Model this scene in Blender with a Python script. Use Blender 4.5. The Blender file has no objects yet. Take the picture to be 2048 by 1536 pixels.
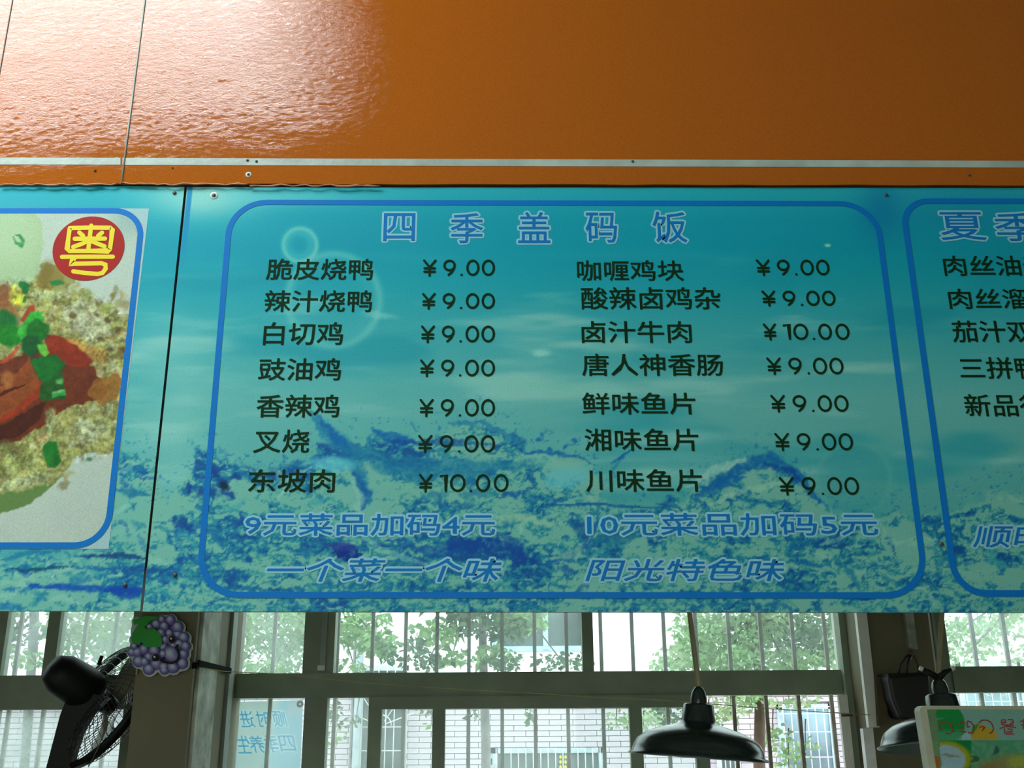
import bpy, math, random
import numpy as np
from mathutils import Matrix, Vector

scn = bpy.context.scene
col = scn.collection
random.seed(7)
rng = np.random.RandomState(11)

# ------------------------------------------------------------------ camera
F_PX = 2100.0
PITCH = math.atan(712.0 / F_PX)
ROLL = math.radians(0.36)
EYE = Vector((0.0, 0.0, 1.6))
ROT = Matrix.Rotation(math.radians(90) + PITCH, 3, 'X') @ Matrix.Rotation(-ROLL, 3, 'Z')
cd = bpy.data.cameras.new('camera')
cam = bpy.data.objects.new('camera', cd)
col.objects.link(cam)
cam.matrix_world = Matrix.Translation(EYE) @ ROT.to_4x4()
cd.sensor_width = 36.0
cd.lens = F_PX / 2048.0 * 36.0
cd.clip_start = 0.05
cd.clip_end = 300
scn.camera = cam

# ------------------------------------------------------------------ exposure, world, lights
vs = scn.view_settings
scn.display_settings.display_device = 'sRGB'
vs.view_transform = 'Standard'
vs.look = 'None'
vs.gamma = 1.0
vs.use_curve_mapping = False
vs.exposure = 0.0
scn.cycles.use_denoising = True
scn.cycles.max_bounces = 8
scn.cycles.transparent_max_bounces = 24
scn.cycles.sample_clamp_indirect = 6.0

w = bpy.data.worlds.new('overcast_sky')
scn.world = w
w.use_nodes = True
bg = w.node_tree.nodes['Background']
bg.inputs['Color'].default_value = (0.86, 0.97, 1.0, 1)
bg.inputs['Strength'].default_value = 5.0

CEIL = 4.6


def area(name, loc, rot, sx, sy, power, colr):
    l = bpy.data.lights.new(name, 'AREA')
    l.shape = 'RECTANGLE'
    l.size = sx
    l.size_y = sy
    l.energy = power
    l.color = colr
    o = bpy.data.objects.new(name, l)
    o.location = loc
    o.rotation_euler = rot
    col.objects.link(o)
    return o


# daylight falling through the roof light of the hall, up left in front of the boards
area('roof_light', (-2.42, 0.98, CEIL - 0.03), (0, 0, math.radians(4)), 3.1, 0.66, 96, (0.92, 0.98, 1.0))
area('roof_light', (-2.42, 0.48, CEIL - 0.03), (0, 0, math.radians(4)), 3.1, 0.24, 88, (0.92, 0.98, 1.0))
# added fill lamp behind the viewer for even light on the boards
area('rear_fill', (-1.6, -4.7, 1.9), (math.radians(90), 0, 0), 4.6, 2.4, 72, (0.93, 1.0, 0.97))

# ------------------------------------------------------------------ helpers


def P(px, py, D):
    """point of the vertical plane y = D seen at that place of the photograph"""
    d = ROT @ Vector(((px - 1024) / F_PX, -(py - 768) / F_PX, -1.0))
    return EYE + d * (D / d.y)


RT = np.array(ROT.transposed())


def proj(pts):
    q = (np.asarray(pts) - np.array(EYE)) @ RT.T
    return 1024 + F_PX * q[:, 0] / -q[:, 2], 768 - F_PX * q[:, 1] / -q[:, 2]


def s2l(c):
    c = np.asarray(c, dtype=float)
    return np.where(c <= 0.04045, c / 12.92, ((c + 0.055) / 1.055) ** 2.4)


def lin(c):
    return tuple(float(v) for v in s2l(c[:3])) + (1.0,)


def srgb8(r, g, b, k=1.0):
    return tuple(min(0.92, v * k) for v in lin((r / 255, g / 255, b / 255))[:3]) + (1.0,)


def tagit(o, label=None, cat=None, group=None, kind=None):
    if label: o['label'] = label
    if cat: o['category'] = cat
    if group: o['group'] = group
    if kind: o['kind'] = kind
    return o


def empty(name, loc=(0, 0, 0), **k):
    o = bpy.data.objects.new(name, None)
    o.empty_display_size = 0.05
    o.location = loc
    col.objects.link(o)
    return tagit(o, **k)


def link(name, me, parent=None):
    o = bpy.data.objects.new(name, me)
    col.objects.link(o)
    if parent is not None:
        o.parent = parent
        # meshes are written in world coordinates
        base = Vector(parent.location)
        pp = parent.parent
        while pp is not None:
            base = base + Vector(pp.location)
            pp = pp.parent
        o.location = -base
    return o


class MB:
    def __init__(s):
        s.v = []; s.f = []; s.m = []; s.smooth = []

    def add(s, vs_, fs, mi=0, sm=False):
        b = len(s.v)
        s.v += [tuple(v) for v in vs_]
        for f in fs:
            s.f.append(tuple(b + i for i in f)); s.m.append(mi); s.smooth.append(sm)
        return s

    def box(s, x0, x1, y0, y1, z0, z1, mi=0):
        v = [(x, y, z) for z in (z0, z1) for y in (y0, y1) for x in (x0, x1)]
        return s.add(v, [(0, 2, 3, 1), (4, 5, 7, 6), (0, 1, 5, 4), (2, 6, 7, 3), (0, 4, 6, 2), (1, 3, 7, 5)], mi)

    def slab(s, pts, y0, y1, mi=0):
        """outline given as points (x, z) run counter clockwise or not; thickness from y0 to y1"""
        n = len(pts)
        v = [(p[0], y0, p[1]) for p in pts] + [(p[0], y1, p[1]) for p in pts]
        f = [tuple(range(n)), tuple(range(2 * n - 1, n - 1, -1))]
        for i in range(n):
            j = (i + 1) % n
            f.append((i, i + n, j + n, j))
        return s.add(v, f, mi)

    def quad_px(s, q, D, t, mi=0):
        """photo quad (4 pixel corners) laid in the plane y=D, t thick away from the viewer"""
        pts = [P(a, b, D) for a, b in q]
        return s.slab([(p.x, p.z) for p in pts], D, D + t, mi)

    def tube(s, pts, r, n=8, mi=0, caps=True):
        pts = [Vector(p) for p in pts]
        rs = r if isinstance(r, (list, tuple)) else [r] * len(pts)
        rings = []
        up = Vector((0.13, 0.21, 0.97))
        for i, p in enumerate(pts):
            a = pts[max(i - 1, 0)]; b = pts[min(i + 1, len(pts) - 1)]
            t = (b - a).normalized()
            u = t.cross(up)
            if u.length < 0.15: u = t.cross(Vector((1, 0.1, 0)))
            u.normalize(); w_ = t.cross(u)
            rings.append([p + (u * math.cos(2 * math.pi * k / n) + w_ * math.sin(2 * math.pi * k / n)) * rs[i] for k in range(n)])
        v = [q for r_ in rings for q in r_]
        f = []
        for i in range(len(pts) - 1):
            for k in range(n):
                f.append((i * n + k, i * n + (k + 1) % n, (i + 1) * n + (k + 1) % n, (i + 1) * n + k))
        if caps:
            f.append(tuple(range(n - 1, -1, -1)))
            f.append(tuple((len(pts) - 1) * n + k for k in range(n)))
        return s.add(v, f, mi, True)

    def lathe(s, prof, M, n=40, mi=0):
        """prof (r, h) turned about the local z axis of M"""
        v = []
        for r, h in prof:
            for k in range(n):
                a = 2 * math.pi * k / n
                v.append(M @ Vector((r * math.cos(a), r * math.sin(a), h)))
        f = []
        for i in range(len(prof) - 1):
            for k in range(n):
                f.append((i * n + k, i * n + (k + 1) % n, (i + 1) * n + (k + 1) % n, (i + 1) * n + k))
        return s.add(v, f, mi, True)

    def build(s, name, mats, parent=None):
        me = bpy.data.meshes.new(name)
        me.from_pydata(s.v, [], s.f)
        for m in (mats if isinstance(mats, (list, tuple)) else [mats]):
            me.materials.append(m)
        me.polygons.foreach_set('material_index', s.m)
        me.polygons.foreach_set('use_smooth', s.smooth)
        me.update()
        return link(name, me, parent)


# ------------------------------------------------------------------ materials
def new_mat(name):
    m = bpy.data.materials.new(name)
    m.use_nodes = True
    nt = m.node_tree
    return m, nt, nt.nodes['Principled BSDF']


def node(nt, typ, **k):
    n = nt.nodes.new(typ)
    for a, b in k.items():
        setattr(n, a, b)
    return n


def mat(name, c, rough=0.6, metal=0.0, spec=0.5, var=0.12, scale=12.0, bump=0.0, bscale=60.0, stretch=(1, 1, 1), c2=None):
    m, nt, b = new_mat(name)
    tc = node(nt, 'ShaderNodeTexCoord')
    mp = node(nt, 'ShaderNodeMapping')
    mp.inputs['Scale'].default_value = stretch
    nt.links.new(tc.outputs['Object'], mp.inputs['Vector'])
    nz = node(nt, 'ShaderNodeTexNoise')
    nz.inputs['Scale'].default_value = scale
    nz.inputs['Detail'].default_value = 5
    nt.links.new(mp.outputs[0], nz.inputs['Vector'])
    cr = node(nt, 'ShaderNodeValToRGB')
    a = c2 if c2 else tuple(v * (1 - var * 2) for v in c[:3])
    cr.color_ramp.elements[0].position = 0.3
    cr.color_ramp.elements[1].position = 0.7
    cr.color_ramp.elements[0].color = tuple(a[:3]) + (1,)
    cr.color_ramp.elements[1].color = tuple(min(1, v * (1 + (0 if c2 else var))) for v in c[:3]) + (1,)
    nt.links.new(nz.outputs['Fac'], cr.inputs[0])
    nt.links.new(cr.outputs[0], b.inputs['Base Color'])
    b.inputs['Roughness'].default_value = rough
    b.inputs['Metallic'].default_value = metal
    b.inputs['Specular IOR Level'].default_value = spec
    if bump:
        n2 = node(nt, 'ShaderNodeTexNoise')
        n2.inputs['Scale'].default_value = bscale
        n2.inputs['Detail'].default_value = 4
        nt.links.new(mp.outputs[0], n2.inputs['Vector'])
        bp = node(nt, 'ShaderNodeBump')
        bp.inputs['Strength'].default_value = bump
        bp.inputs['Distance'].default_value = 0.01
        nt.links.new(n2.outputs['Fac'], bp.inputs['Height'])
        nt.links.new(bp.outputs[0], b.inputs['Normal'])
    return m


def print_mat(name, rough=0.42, spec=0.35):
    """flat print: its colours stored on the printed sheet, fine ink grain from noise"""
    m, nt, b = new_mat(name)
    at = node(nt, 'ShaderNodeAttribute', attribute_name='print')
    tc = node(nt, 'ShaderNodeTexCoord')
    nz = node(nt, 'ShaderNodeTexNoise')
    nz.inputs['Scale'].default_value = 420
    nz.inputs['Detail'].default_value = 3
    nt.links.new(tc.outputs['Object'], nz.inputs['Vector'])
    mr = node(nt, 'ShaderNodeMapRange')
    mr.inputs['From Min'].default_value = 0.25
    mr.inputs['From Max'].default_value = 0.75
    mr.inputs['To Min'].default_value = 0.84
    mr.inputs['To Max'].default_value = 1.16
    nt.links.new(nz.outputs['Fac'], mr.inputs['Value'])
    vm = node(nt, 'ShaderNodeVectorMath', operation='SCALE')
    nt.links.new(at.outputs['Color'], vm.inputs[0])
    nt.links.new(mr.outputs[0], vm.inputs['Scale'])
    nt.links.new(vm.outputs[0], b.inputs['Base Color'])
    b.inputs['Roughness'].default_value = rough
    b.inputs['Specular IOR Level'].default_value = spec
    return m


def glass_mat(name, haze, tint=(0.93, 1.0, 0.97), hz=(0.62, 0.7, 0.68), streak=6):
    m = bpy.data.materials.new(name)
    m.use_nodes = True
    nt = m.node_tree
    nt.nodes.clear()
    out = node(nt, 'ShaderNodeOutputMaterial')
    tr = node(nt, 'ShaderNodeBsdfTransparent'); tr.inputs[0].default_value = tint + (1,)
    gl = node(nt, 'ShaderNodeBsdfGlossy'); gl.inputs['Roughness'].default_value = 0.03
    tl = node(nt, 'ShaderNodeBsdfTranslucent'); tl.inputs[0].default_value = hz + (1,)
    m1 = node(nt, 'ShaderNodeMixShader'); m1.inputs[0].default_value = 0.04
    m2 = node(nt, 'ShaderNodeMixShader')
    tc = node(nt, 'ShaderNodeTexCoord')
    nz = node(nt, 'ShaderNodeTexNoise'); nz.inputs['Scale'].default_value = streak; nz.inputs['Detail'].default_value = 6
    mr = node(nt, 'ShaderNodeMapRange')
    mr.inputs['From Min'].default_value = 0.3; mr.inputs['From Max'].default_value = 0.7
    mr.inputs['To Min'].default_value = haze * 0.6; mr.inputs['To Max'].default_value = haze * 1.4
    nt.links.new(tc.outputs['Object'], nz.inputs['Vector'])
    nt.links.new(nz.outputs['Fac'], mr.inputs['Value'])
    nt.links.new(tr.outputs[0], m1.inputs[1]); nt.links.new(gl.outputs[0], m1.inputs[2])
    nt.links.new(mr.outputs[0], m2.inputs[0])
    nt.links.new(m1.outputs[0], m2.inputs[1]); nt.links.new(tl.outputs[0], m2.inputs[2])
    nt.links.new(m2.outputs[0], out.inputs[0])
    return m


def leaf_mat(name, c1, c2):
    m, nt, b = new_mat(name)
    nt.nodes.remove(b)
    out = nt.nodes['Material Output']
    gi = node(nt, 'ShaderNodeNewGeometry')
    cr = node(nt, 'ShaderNodeValToRGB')
    cr.color_ramp.elements[0].color = c1 + (1,)
    cr.color_ramp.elements[1].color = c2 + (1,)
    nt.links.new(gi.outputs['Random Per Island'], cr.inputs[0])
    d = node(nt, 'ShaderNodeBsdfDiffuse'); t = node(nt, 'ShaderNodeBsdfTranslucent')
    mx = node(nt, 'ShaderNodeMixShader'); mx.inputs[0].default_value = 0.5
    nt.links.new(cr.outputs[0], d.inputs[0]); nt.links.new(cr.outputs[0], t.inputs[0])
    nt.links.new(d.outputs[0], mx.inputs[1]); nt.links.new(t.outputs[0], mx.inputs[2])
    nt.links.new(mx.outputs[0], out.inputs[0])
    return m


def orange_mat():
    m, nt, b = new_mat('orange_vinyl')
    tc = node(nt, 'ShaderNodeTexCoord')
    mp = node(nt, 'ShaderNodeMapping')
    mp.inputs['Scale'].default_value = (1, 1, 2.1)
    nt.links.new(tc.outputs['Object'], mp.inputs['Vector'])
    n1 = node(nt, 'ShaderNodeTexNoise'); n1.inputs['Scale'].default_value = 52; n1.inputs['Detail'].default_value = 5
    n1.inputs['Roughness'].default_value = 0.7; n1.inputs['Distortion'].default_value = 0.6
    n2 = node(nt, 'ShaderNodeTexNoise'); n2.inputs['Scale'].default_value = 5; n2.inputs['Detail'].default_value = 3
    nt.links.new(mp.outputs[0], n1.inputs['Vector']); nt.links.new(mp.outputs[0], n2.inputs['Vector'])
    b1 = node(nt, 'ShaderNodeBump'); b1.inputs['Strength'].default_value = 0.10; b1.inputs['Distance'].default_value = 0.012
    b2 = node(nt, 'ShaderNodeBump'); b2.inputs['Strength'].default_value = 0.045; b2.inputs['Distance'].default_value = 0.03
    nt.links.new(n1.outputs['Fac'], b1.inputs['Height']); nt.links.new(n2.outputs['Fac'], b2.inputs['Height'])
    nt.links.new(b2.outputs[0], b1.inputs['Normal']); nt.links.new(b1.outputs[0], b.inputs['Normal'])
    n3 = node(nt, 'ShaderNodeTexNoise'); n3.inputs['Scale'].default_value = 300
    nt.links.new(tc.outputs['Object'], n3.inputs['Vector'])
    cr = node(nt, 'ShaderNodeValToRGB')
    cr.color_ramp.elements[0].color = (0.31, 0.076, 0.0008, 1); cr.color_ramp.elements[0].position = 0.3
    cr.color_ramp.elements[1].color = (0.40, 0.105, 0.0015, 1); cr.color_ramp.elements[1].position = 0.7
    nt.links.new(n3.outputs['Fac'], cr.inputs[0]); nt.links.new(cr.outputs[0], b.inputs['Base Color'])
    b.inputs['Roughness'].default_value = 0.07
    b.inputs['Specular IOR Level'].default_value = 0.6
    return m


M = {}
M['orange'] = orange_mat()
M['stripe'] = mat('stripe_vinyl', (0.36, 0.46, 0.41), 0.4, bump=0.1)
M['edge'] = mat('board_edge', (0.10, 0.14, 0.12), 0.6)
M['curl'] = mat('highlit_vinyl_curl', (0.60, 0.25, 0.13), 0.3, c2=(0.28, 0.07, 0.02), scale=25)  # pinkish highlights along the curl are put into its colour
M['print'] = print_mat('printed_sheet', .5, .15)
M['print2'] = print_mat('printed_cutout', 0.3, 0.5)
M['blue'] = mat('blue_ink', srgb8(0, 108, 185, 1.05), 0.5, spec=0.15, var=0.04, scale=300)
M['ink'] = mat('dark_ink', (0.004, 0.026, 0.006), 0.6, spec=0.08, var=0.1)
M['tblue'] = mat('title_blue_ink', srgb8(4, 110, 180, 1.05), 0.5, spec=0.15, var=0.03)
M['halo'] = mat('pale_outline_ink', srgb8(130, 190, 205, 1.08), 0.5, spec=0.15, var=0.03)
M['red'] = mat('red_ink', srgb8(165, 30, 24, .9), 0.5, spec=0.15, var=0.03)
M['yellow'] = mat('yellow_ink', srgb8(222, 208, 10, .98), 0.42, spec=0.35, var=0.03)
M['screw'] = mat('screw_metal', (0.07, 0.08, 0.06), 0.55, metal=0.3)
M['dent'] = mat('screw_dimple', (0.50, 0.62, 0.58), 0.35)
M['frame'] = mat('painted_window_metal', (0.235, 0.29, 0.20), 0.55, var=0.12, scale=5, bump=0.08)
M['frame2'] = mat('grey_window_metal', (0.30, 0.35, 0.29), 0.5, var=0.12, scale=8)
M['bar'] = mat('security_bar_steel', (0.26, 0.27, 0.22), 0.6, var=0.2, scale=18, c2=(0.16, 0.12, 0.085))
M['pillar'] = mat('olive_wall_paint', (0.17, 0.155, 0.09), 0.7, var=0.08, scale=4, bump=0.06)
M['pillar_side'] = mat('grey_plaster', (0.42, 0.45, 0.36), 0.75, var=0.25, scale=14, bump=0.2)
M['trunking'] = mat('white_plastic_trunking', (0.75, 0.76, 0.68), 0.45, var=0.06, scale=9)
M['black'] = mat('black_plastic', (0.004, 0.006, 0.004), 0.5, spec=0.25, var=0.1)
M['blade'] = mat('smoky_fan_blade', (0.22, 0.20, 0.13), 0.35)
M['wire'] = mat('chrome_wire', (0.55, 0.6, 0.6), 0.3, metal=0.6)
M['wireb'] = mat('dark_guard_wire', (0.02, 0.03, 0.03), 0.35)
M['lamp'] = mat('dark_green_enamel', (0.014, 0.026, 0.024), 0.22, var=0.15, scale=8, spec=0.6)
M['lamp_in'] = mat('grey_green_enamel', (0.16, 0.22, 0.20), 0.35)
M['cord'] = mat('yellowed_cord', (0.34, 0.32, 0.18), 0.6)
M['string'] = mat('yellow_string', (0.40, 0.38, 0.16), 0.8)
M['bag'] = mat('black_bag_leather', (0.008, 0.010, 0.009), 0.45, bump=0.2)
M['brown'] = mat('rusty_hook', (0.10, 0.05, 0.03), 0.7)
M['wall'] = mat('cream_wall_paint', (0.60, 0.58, 0.48), 0.85, var=0.05, scale=3, bump=0.05)
M['ceil'] = mat('ceiling_paint', (0.62, 0.62, 0.56), 0.9, var=0.04, scale=3)
M['floor'] = mat('floor_terrazzo', (0.28, 0.27, 0.24), 0.5, var=0.15, scale=40)
M['counter'] = mat('steel_counter', (0.42, 0.43, 0.43), 0.35, metal=0.8, var=0.08)
M['glass'] = glass_mat('window_glass', 0.07)
M['glass_d'] = glass_mat('dusty_window_glass', 0.34, hz=(0.45, 0.52, 0.48))
M['glass_m'] = glass_mat('hazy_window_glass', 0.17)
M['fac'] = mat('overexposed_wall', (0.84, 0.83, 0.85), 0.9, var=0.03, scale=2)
M['brick'] = mat('pale_pink_brick', (0.46, 0.40, 0.44), 0.9, var=0.10, scale=3)
M['mortar'] = mat('mortar', (0.42, 0.37, 0.40), 0.95)
M['owin'] = mat('far_window_glass', (0.10, 0.13, 0.13), 0.2, var=0.3, scale=2)
M['owin_b'] = mat('far_blue_curtain_glass', (0.22, 0.32, 0.37), 0.4, var=0.3, scale=1.5)
M['oframe'] = mat('pale_blue_window_frame', (0.36, 0.48, 0.58), 0.6)
M['grille'] = mat('white_painted_grille', (0.50, 0.53, 0.52), 0.6)
M['pipe'] = mat('grey_downpipe', (0.38, 0.44, 0.48), 0.5)
M['pipe_w'] = mat('dark_cable_pipe', (0.20, 0.2, 0.2), 0.5)
M['ground'] = mat('yard_concrete', (0.42, 0.42, 0.40), 0.9)
M['bark'] = mat('grey_bark', (0.22, 0.21, 0.21), 0.9, bump=0.4, var=0.2)
M['bark2'] = mat('brown_bark', (0.13, 0.085, 0.06), 0.9, bump=0.4, var=0.2)
M['leafd'] = leaf_mat('dark_leaves', (0.06, 0.11, 0.075), (0.17, 0.25, 0.15))
M['leafl'] = leaf_mat('light_leaves', (0.15, 0.26, 0.12), (0.34, 0.50, 0.24))
M['leafp'] = leaf_mat('young_leaves', (0.24, 0.36, 0.20), (0.50, 0.62, 0.36))

# ------------------------------------------------------------------ structure
DB = 2.2     # plane of the boards
DW = 4.0     # plane of the windows


def struct(name, mb, m, parent=None):
    o = mb.build(name, m, parent)
    if parent is None: o['kind'] = 'structure'
    return o


struct('floor', MB().box(-5, 5, -5, 4.35, -0.1, 0), M['floor'])
# ceiling with the opening of the roof light
RX0, RX1, RY0, RY1 = -4.12, -0.8, 0.2, 1.5
c = MB()
c.box(-5, 5, -5, RY0, CEIL, CEIL + 0.12)
c.box(-5, 5, RY1, 4.35, CEIL, CEIL + 0.12)
c.box(-5, RX0, RY0, RY1, CEIL, CEIL + 0.12)
c.box(RX1, 5, RY0, RY1, CEIL, CEIL + 0.12)
c.box(RX0, RX1, RY0, RY1, CEIL + 0.12, CEIL + 0.2)
struct('ceiling', c, M['ceil'])
c = MB()
c.box(RX0 - .04, RX1 + .04, RY0 - .04, RY0, CEIL - .03, CEIL)
c.box(RX0 - .04, RX1 + .04, RY1, RY1 + .04, CEIL - .03, CEIL)
c.box(RX0 - .04, RX0, RY0, RY1, CEIL - .03, CEIL)
c.box(RX1, RX1 + .04, RY0, RY1, CEIL - .03, CEIL)
struct('trim_1', c, M['frame2'])
struct('wall_left', MB().box(-5.15, -5, -5, 4.35, 0, CEIL), M['wall'])
struct('wall_right', MB().box(5, 5.15, -5, 4.35, 0, CEIL), M['wall'])
c = MB()
c.box(-5, 5, -5.15, -5, 0, CEIL)
struct('wall_rear', c, M['wall'])
# bulkhead over the serving hatch that carries the boards
struct('wall_bulkhead', MB().box(-5, 5, DB + 0.03, DB + 0.15, 1.95, CEIL), M['wall'])

# window wall: sill wall, lintel, pillars
c = MB()
c.box(-5, 5, DW, DW + .25, 0, 0.95)
c.box(-5, 5, DW, DW + .25, 2.75, CEIL)
struct('wall_front', c, M['pillar'])


def px_x(px, py, D):
    return P(px, py, D).x


# left pillar: front face in the plane 3.5
xl0, xl1 = px_x(266, 1400, 3.44), px_x(381, 1400, 3.44)
o = struct('wall_pillar_left', MB().box(xl0, xl1, 3.44, DW + .05, 0, CEIL), M['pillar'])
struct('plaster_strip', MB().box(xl1, xl1 + .012, 3.47, 3.68, 0, CEIL), M['pillar_side'], None)
struct('trim_2', MB().box(xl1, xl1 + .012, 3.84, 3.90, 0, CEIL), M['frame2'])
xr0, xr1 = px_x(1740, 1400, 3.76), px_x(1878, 1400, 3.76)
struct('wall_pillar_right', MB().box(xr0, xr1, 3.76, DW + .05, 0, CEIL), M['pillar'])
# outside faces beyond the window strip
struct('wall_front_left', MB().box(-5, px_x(-330, 1350, DW), DW, DW + .25, 0.95, 2.75), M['pillar'])
struct('wall_front_right', MB().box(px_x(2480, 1350, DW), 5, DW, DW + .25, 0.95, 2.75), M['pillar'])

bpy.data.objects['plaster_strip'].name = 'trim_3'

# ---- windows (photo pixels at y=1280 for the upright members; the members are truly vertical)


def upright(mb, xa, xb, yref, D, z0, z1, t):
    """vertical member between photo columns xa..xb read at photo row yref"""
    a, b = px_x(xa, yref, D), px_x(xb, yref, D)
    mb.box(a, b, D, D + t, z0, z1)
    return a, b


ZT, ZB = 2.75, 0.95


def rail_z(y, x, D=DW): return P(x, y, D).z


def window(n, x0, x1, ra, rb, frames, panes, inner=None):
    """x0,x1 clear width in pixels; ra,rb rail top and bottom rows; frames uprights"""
    W_ = empty('window_%d' % n, (px_x((x0 + x1) / 2, 1280, DW), DW, ZB), kind='structure')
    zt, zb = rail_z(ra, (x0 + x1) / 2), rail_z(rb, (x0 + x1) / 2)
    X0, X1 = px_x(x0, 1280, DW), px_x(x1, 1280, DW)
    m = MB(); m.box(X0, X1, DW - .02, DW + .05, zb, zt)
    m.build('rail', M['frame'], W_)
    m = MB()
    m.box(X0 - .05, X0, DW - .01, DW + .06, ZB, ZT); m.box(X1, X1 + .05, DW - .01, DW + .06, ZB, ZT)
    m.box(X0, X1, DW - .01, DW + .06, ZB, ZB + .05); m.box(X0, X1, DW - .01, DW + .06, ZT - .05, ZT)
    m.build('window_frame', M['frame'], W_)
    for fx in frames:
        xa, xb, yr, part = fx
        a, b = px_x(xa, yr, DW), px_x(xb, yr, DW)
        m = MB()
        if part == 'top': m.box(a, b, DW - .01, DW + .05, zt, ZT - .05)
        elif part == 'low': m.box(a, b, DW - .01, DW + .05, ZB + .05, zb)
        else:
            m.box(a, b, DW - .026, DW + .052, ZB + .05, zt + .001)
            m.box(a, b, DW - .01, DW + .05, zt, ZT - .05)
        m.build('mullion', M['frame'], W_)
    for (xa, xb, part, gm) in panes:
        yr = 1280 if part == 'top' else 1460
        a, b = px_x(xa, yr, DW), px_x(xb, yr, DW)
        m = MB()
        z0, z1 = (zt, ZT - .05) if part == 'top' else (ZB + .05, zb)
        m.box(a, b, DW + .015, DW + .019, z0, z1)
        m.build('pane', M[gm], W_)
    return W_, zt, zb


W1, zt1, zb1 = window(1, -320, 264, 1352, 1420, [(-12, 12, 1280, 'all'), (94, 118, 1280, 'top')],
                      [(-320, -12, 'top', 'glass_d'), (12, 94, 'top', 'glass_m'), (118, 264, 'top', 'glass_d'), (-320, 258, 'low', 'glass_d')])
W2, zt2, zb2 = window(2, 456, 1690, 1344, 1393, [(609, 670, 1280, 'top'), (608, 653, 1450, 'low'), (1164, 1186, 1280, 'top')],
                      [(456, 609, 'top', 'glass_m'), (670, 1164, 'top', 'glass'), (1186, 1690, 'top', 'glass'), (452, 608, 'low', 'glass'), (653, 740, 'low', 'glass')])
W3, zt3, zb3 = window(3, 1892, 2460, 1332, 1384, [], [(1892, 2460, 'top', 'glass_m'), (1892, 2460, 'low', 'glass')])

# inner sash in the middle window
sash = MB()
xa, xb = px_x(737, 1440, DW - .03), px_x(1418, 1500, DW - .03)
zs = P(1000, 1417, DW - .03).z
sh = empty('sash', (0, 0, 0)); sh.parent = W2; sh.location = -Vector(W2.location)
m = MB(); m.box(xa, xb, DW - .035, DW + .0, zs, zb2 + .002); m.build('sash_rail', M['frame'], sh)
for a_, b_, yr in ((737, 763, 1440), (865, 890, 1440), (1259, 1284, 1440), (1393, 1420, 1520)):
    m = MB(); m.box(px_x(a_, yr, DW - .03), px_x(b_, yr, DW - .03), DW - .034, DW + .004, ZB + .05, zs)
    m.build('stile', M['frame'], sh)
for a_, b_ in ((763, 865), (890, 1259), (1284, 1393)):
    m = MB(); m.box(px_x(a_, 1440, DW - .02), px_x(b_, 1440, DW - .02), DW - .018, DW - .014, ZB + .05, zs)
    m.build('pane', M['glass'], sh)
# hinge strip and stay on the wide mullion
m = MB(); m.box(px_x(642, 1280, DW - .02), px_x(653, 1280, DW - .02), DW - .02, DW - .01, P(645, 1340, DW - .02).z, ZT - .1)
m.build('hinge_strip', M['frame2'], W2)
m = MB(); m.box(px_x(638, 1280, DW - .03), px_x(651, 1280, DW - .03), DW - .032, DW - .02, P(645, 1341, DW - .02).z, P(645, 1331, DW - .02).z)
m.build('latch', M['trunking'], W2)
# slim bright reveal strips at the right end of the middle window
for a_, b_, k_ in ((1668, 1679, 'trunking'),):
    m = MB(); m.box(px_x(a_, 1280, DW + .1), px_x(b_, 1280, DW + .1), DW + .08, DW + .11, ZB, ZT)
    m.build('reveal_strip', M[k_], W2)
m = MB(); m.box(px_x(1680, 1280, DW - .05), px_x(1716, 1280, DW - .05), DW - .06, DW - .02, ZB, ZT)
m.build('jamb', M['frame'], W2)
m = MB(); m.box(px_x(1866, 1280, 3.9), px_x(1890, 1280, 3.9), 3.9, DW, ZB, ZT)
m.build('jamb', M['frame'], W3)
m = MB(); m.box(px_x(1870, 1280, 3.89), px_x(1874, 1280, 3.89), 3.886, 3.9, ZB, ZT)
m.build('jamb_edge', M['frame2'], W3)

# ---- security bars outside each window
DG = 4.14


def grille(xs, label, yref=1280, zr=()):
    """upright steel bars; each bar a part"""
    root = empty('security_grille', (px_x(xs[0], yref, DG), DG, ZB), label=label, cat='window grille', group='security grilles outside the windows')
    X = [px_x(x, yref, DG) for x in xs]
    for x in X:
        m = MB(); m.box(x - .0068, x + .0068, DG, DG + .0136, ZB + .002, ZT - .002)
        m.build('bar', M['bar'], root)
    for za in (ZB + .01, ZT - .04):
        m = MB()
        m.box(max(min(X) - .08, -4.9), max(X) + .03, DG - .003, DG + .017, za, za + .02)
        m.build('cross_bar', M['bar'], root)
    return root


grille([-270, -210, -150, -90, -30, 37, 105, 168, 229],
       'row of dull steel security bars behind the dusty window left of the grape cutout')
grille([484, 548] + [675, 745, 811, 874, 938, 1004, 1069, 1133, 1202, 1265, 1329, 1393, 1459, 1523, 1587, 1652],
       'long row of steel security bars outside the wide middle window', 1285)
grille([1948, 2012, 2076, 2140, 2204, 2268, 2332, 2396], 'row of steel security bars behind the right-hand window above the green sign')

# ------------------------------------------------------------------ numpy paint for the printed sheets
TAB = rng.rand(256, 256)


def vn(x, y, s=0):
    xi = np.floor(x).astype(int); yi = np.floor(y).astype(int)
    fx = x - xi; fy = y - yi
    fx = fx * fx * (3 - 2 * fx); fy = fy * fy * (3 - 2 * fy)
    g = lambda a, b: TAB[(a + s * 37) & 255, (b + s * 91) & 255]
    return (g(xi, yi) * (1 - fx) + g(xi + 1, yi) * fx) * (1 - fy) + (g(xi, yi + 1) * (1 - fx) + g(xi + 1, yi + 1) * fx) * fy


def fbm(x, y, s=0, o=4, r=0.5):
    t = 0; a = 1; n = 0
    for k in range(o):
        t = t + a * vn(x * 2 ** k, y * 2 ** k, s + k * 3); n += a; a *= r
    return t / n


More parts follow.
